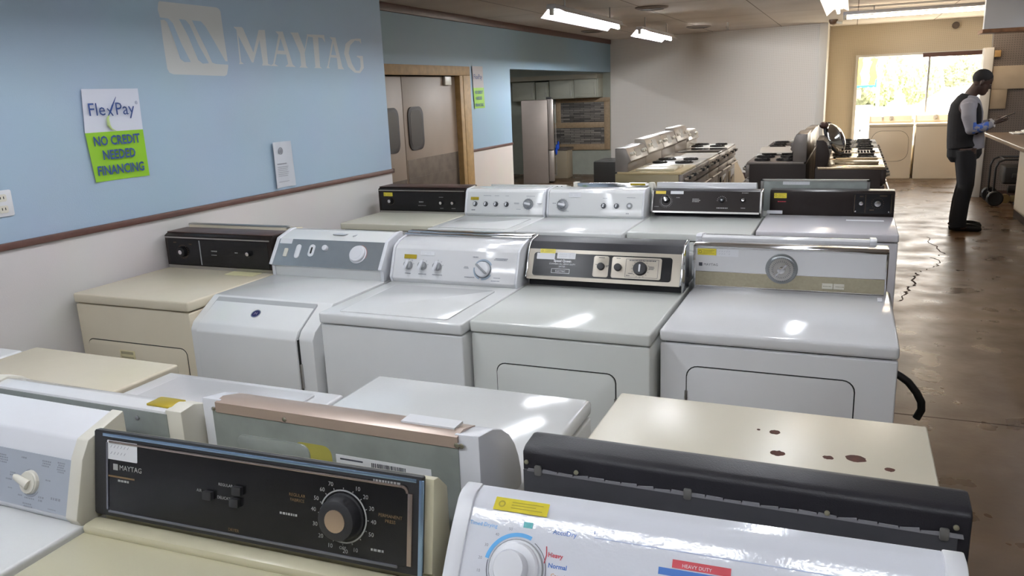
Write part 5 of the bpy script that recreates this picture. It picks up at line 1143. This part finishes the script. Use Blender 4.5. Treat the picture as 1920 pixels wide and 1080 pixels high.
for i, (x, z, rx, rz_, m, lab) in enumerate(((-.6, 1.4, 1.0, 1.3, LEAF, 'green hedge clump at the left edge of the window view'), (1.7, 1.5, 1.0, 1.5, LEAF, 'sunlit green hedge clump behind the white post'), (4.0, 1.2, 1.0, 1.5, LEAF, 'low green hedge clump left of the mullion'), (6.3, 1.9, 1.0, 1.1, LEAF2, 'olive bush right of the window mullion'))):
    bush('hedge', lab, 'hedge', (x, 58, z), (rx, 1.2, rz_), m, i + 2, 'bushes beyond the parking lot')
bush('tree', 'dark leafy tree crown at the upper left of the window view', 'tree', (.3, 63, 2.4), (2.8, 1.8, 2.6), LEAF2, 11); bush('tree', 'brownish tree crown behind the head of the person in the window', 'tree', (8.8, 60, 2.0), (1.3, 1.5, 2.2), mat('brown_leaves', '7a6a50', .7, noise=.5, nscale=3), 12)
# white car
t = thing('parked_car', 'white car parked outside, overexposed behind the window', 'car', (2.9, 24.4, 0))
CW = mat('white_car_paint', 'e4e6ea', .25, coat=.5)
prof = [(-2.1, .35), (-2.15, .7), (-1.9, .88), (-1.25, .98), (-.55, 1.38), (.1, 1.47), (1.0, 1.42), (1.65, 1.05), (2.1, .95), (2.2, .6), (2.15, .35)]
MX = Matrix(((0, 1, 0, 0), (1, 0, 0, 0), (0, 0, 1, 0), (0, 0, 0, 1)))
MB().prism(prof, -.85, .85, MX, .05).build('car_body', CW, t)
MB().prism([(-1.12, 1.0), (-.52, 1.33), (.08, 1.41), (.95, 1.37), (1.45, 1.05)], -.862, .862, MX, .01).build('car_window', mat('car_glass', 'a8b0b4', .1), t)
for x in (-1.35, 1.35):
    for y in (-.8, .8): MB().lathe([(0, -.1), (.28, -.1), (.33, -.07), (.33, .07), (.28, .1), (0, .1)], Matrix.Translation((x, y, .33)) @ Matrix.Rotation(pi / 2, 4, 'X'), 24).build('wheel', RUBBER, t)
loose('white_post', 'tall white post outside near the left of the window', 'post', MB().box(.55, .62, 22, 22.07, -.02, 3.2, .005), mat('post_white', 'dcdcd8', .5))
loose('white_post', 'short white forked post outside beside the tall one', 'post', MB().box(1.0, 1.04, 23, 23.05, -.02, 1.75, .004).cyl((1.02, 23.02, 1.7), (.78, 23.02, 2.05), .025, seg=8), mat('post_white', 'dcdcd8', .5))
t = thing('feather_flags', 'yellow, white and blue pennant banner outside at the left of the window', 'banner', (.30, 22.3, 1.5))
for i, (x0, x1, m) in enumerate(((-.35, -.12, 'e6e04a'), (-.13, .08, 'e8e8e8'), (.05, .22, 'e6e04a'))):
    vs = []; fs = []
    for j in range(9):
        z = .7 - j * .0875; wv = .03 * sin(j * 1.1 + i)
        vs += [(x0 + wv, 0.03 * sin(j), z), (x1 + wv, .03 * cos(j), z), (x1 + wv, .03 * cos(j) + .004, z), (x0 + wv, .03 * sin(j) + .004, z)]
    for j in range(8):
        a = j * 4
        for q in range(4): fs.append((a + q, a + (q + 1) % 4, a + 4 + (q + 1) % 4, a + 4 + q))
    MB().geo(vs, fs).build('pennant', mat('banner_' + m, m, .7), t)
MB().prism([(0, 0), (.0, .06), (.01, .06), (.01, 0)], -.35, .24).geo([(.20, .02, .05), (.24, .02, .05), (.25, .02, .5), (.245, .02, .5)], [(0, 1, 2, 3)]).build('blue_hem', mat('banner_blue', '2a9adf', .7), t)
MB().cyl((-.37, .02, -1.52), (-.37, .02, .8), .012, seg=8).cyl((.26, .02, -1.52), (.26, .02, .8), .012, seg=8).build('pole', PLAST_W, t)
MB().box(-.28, -.10, -.04, .04, -.26, -.04, .01).build('hanging_box', mat('bin_grey', '8d8488', .6), t)
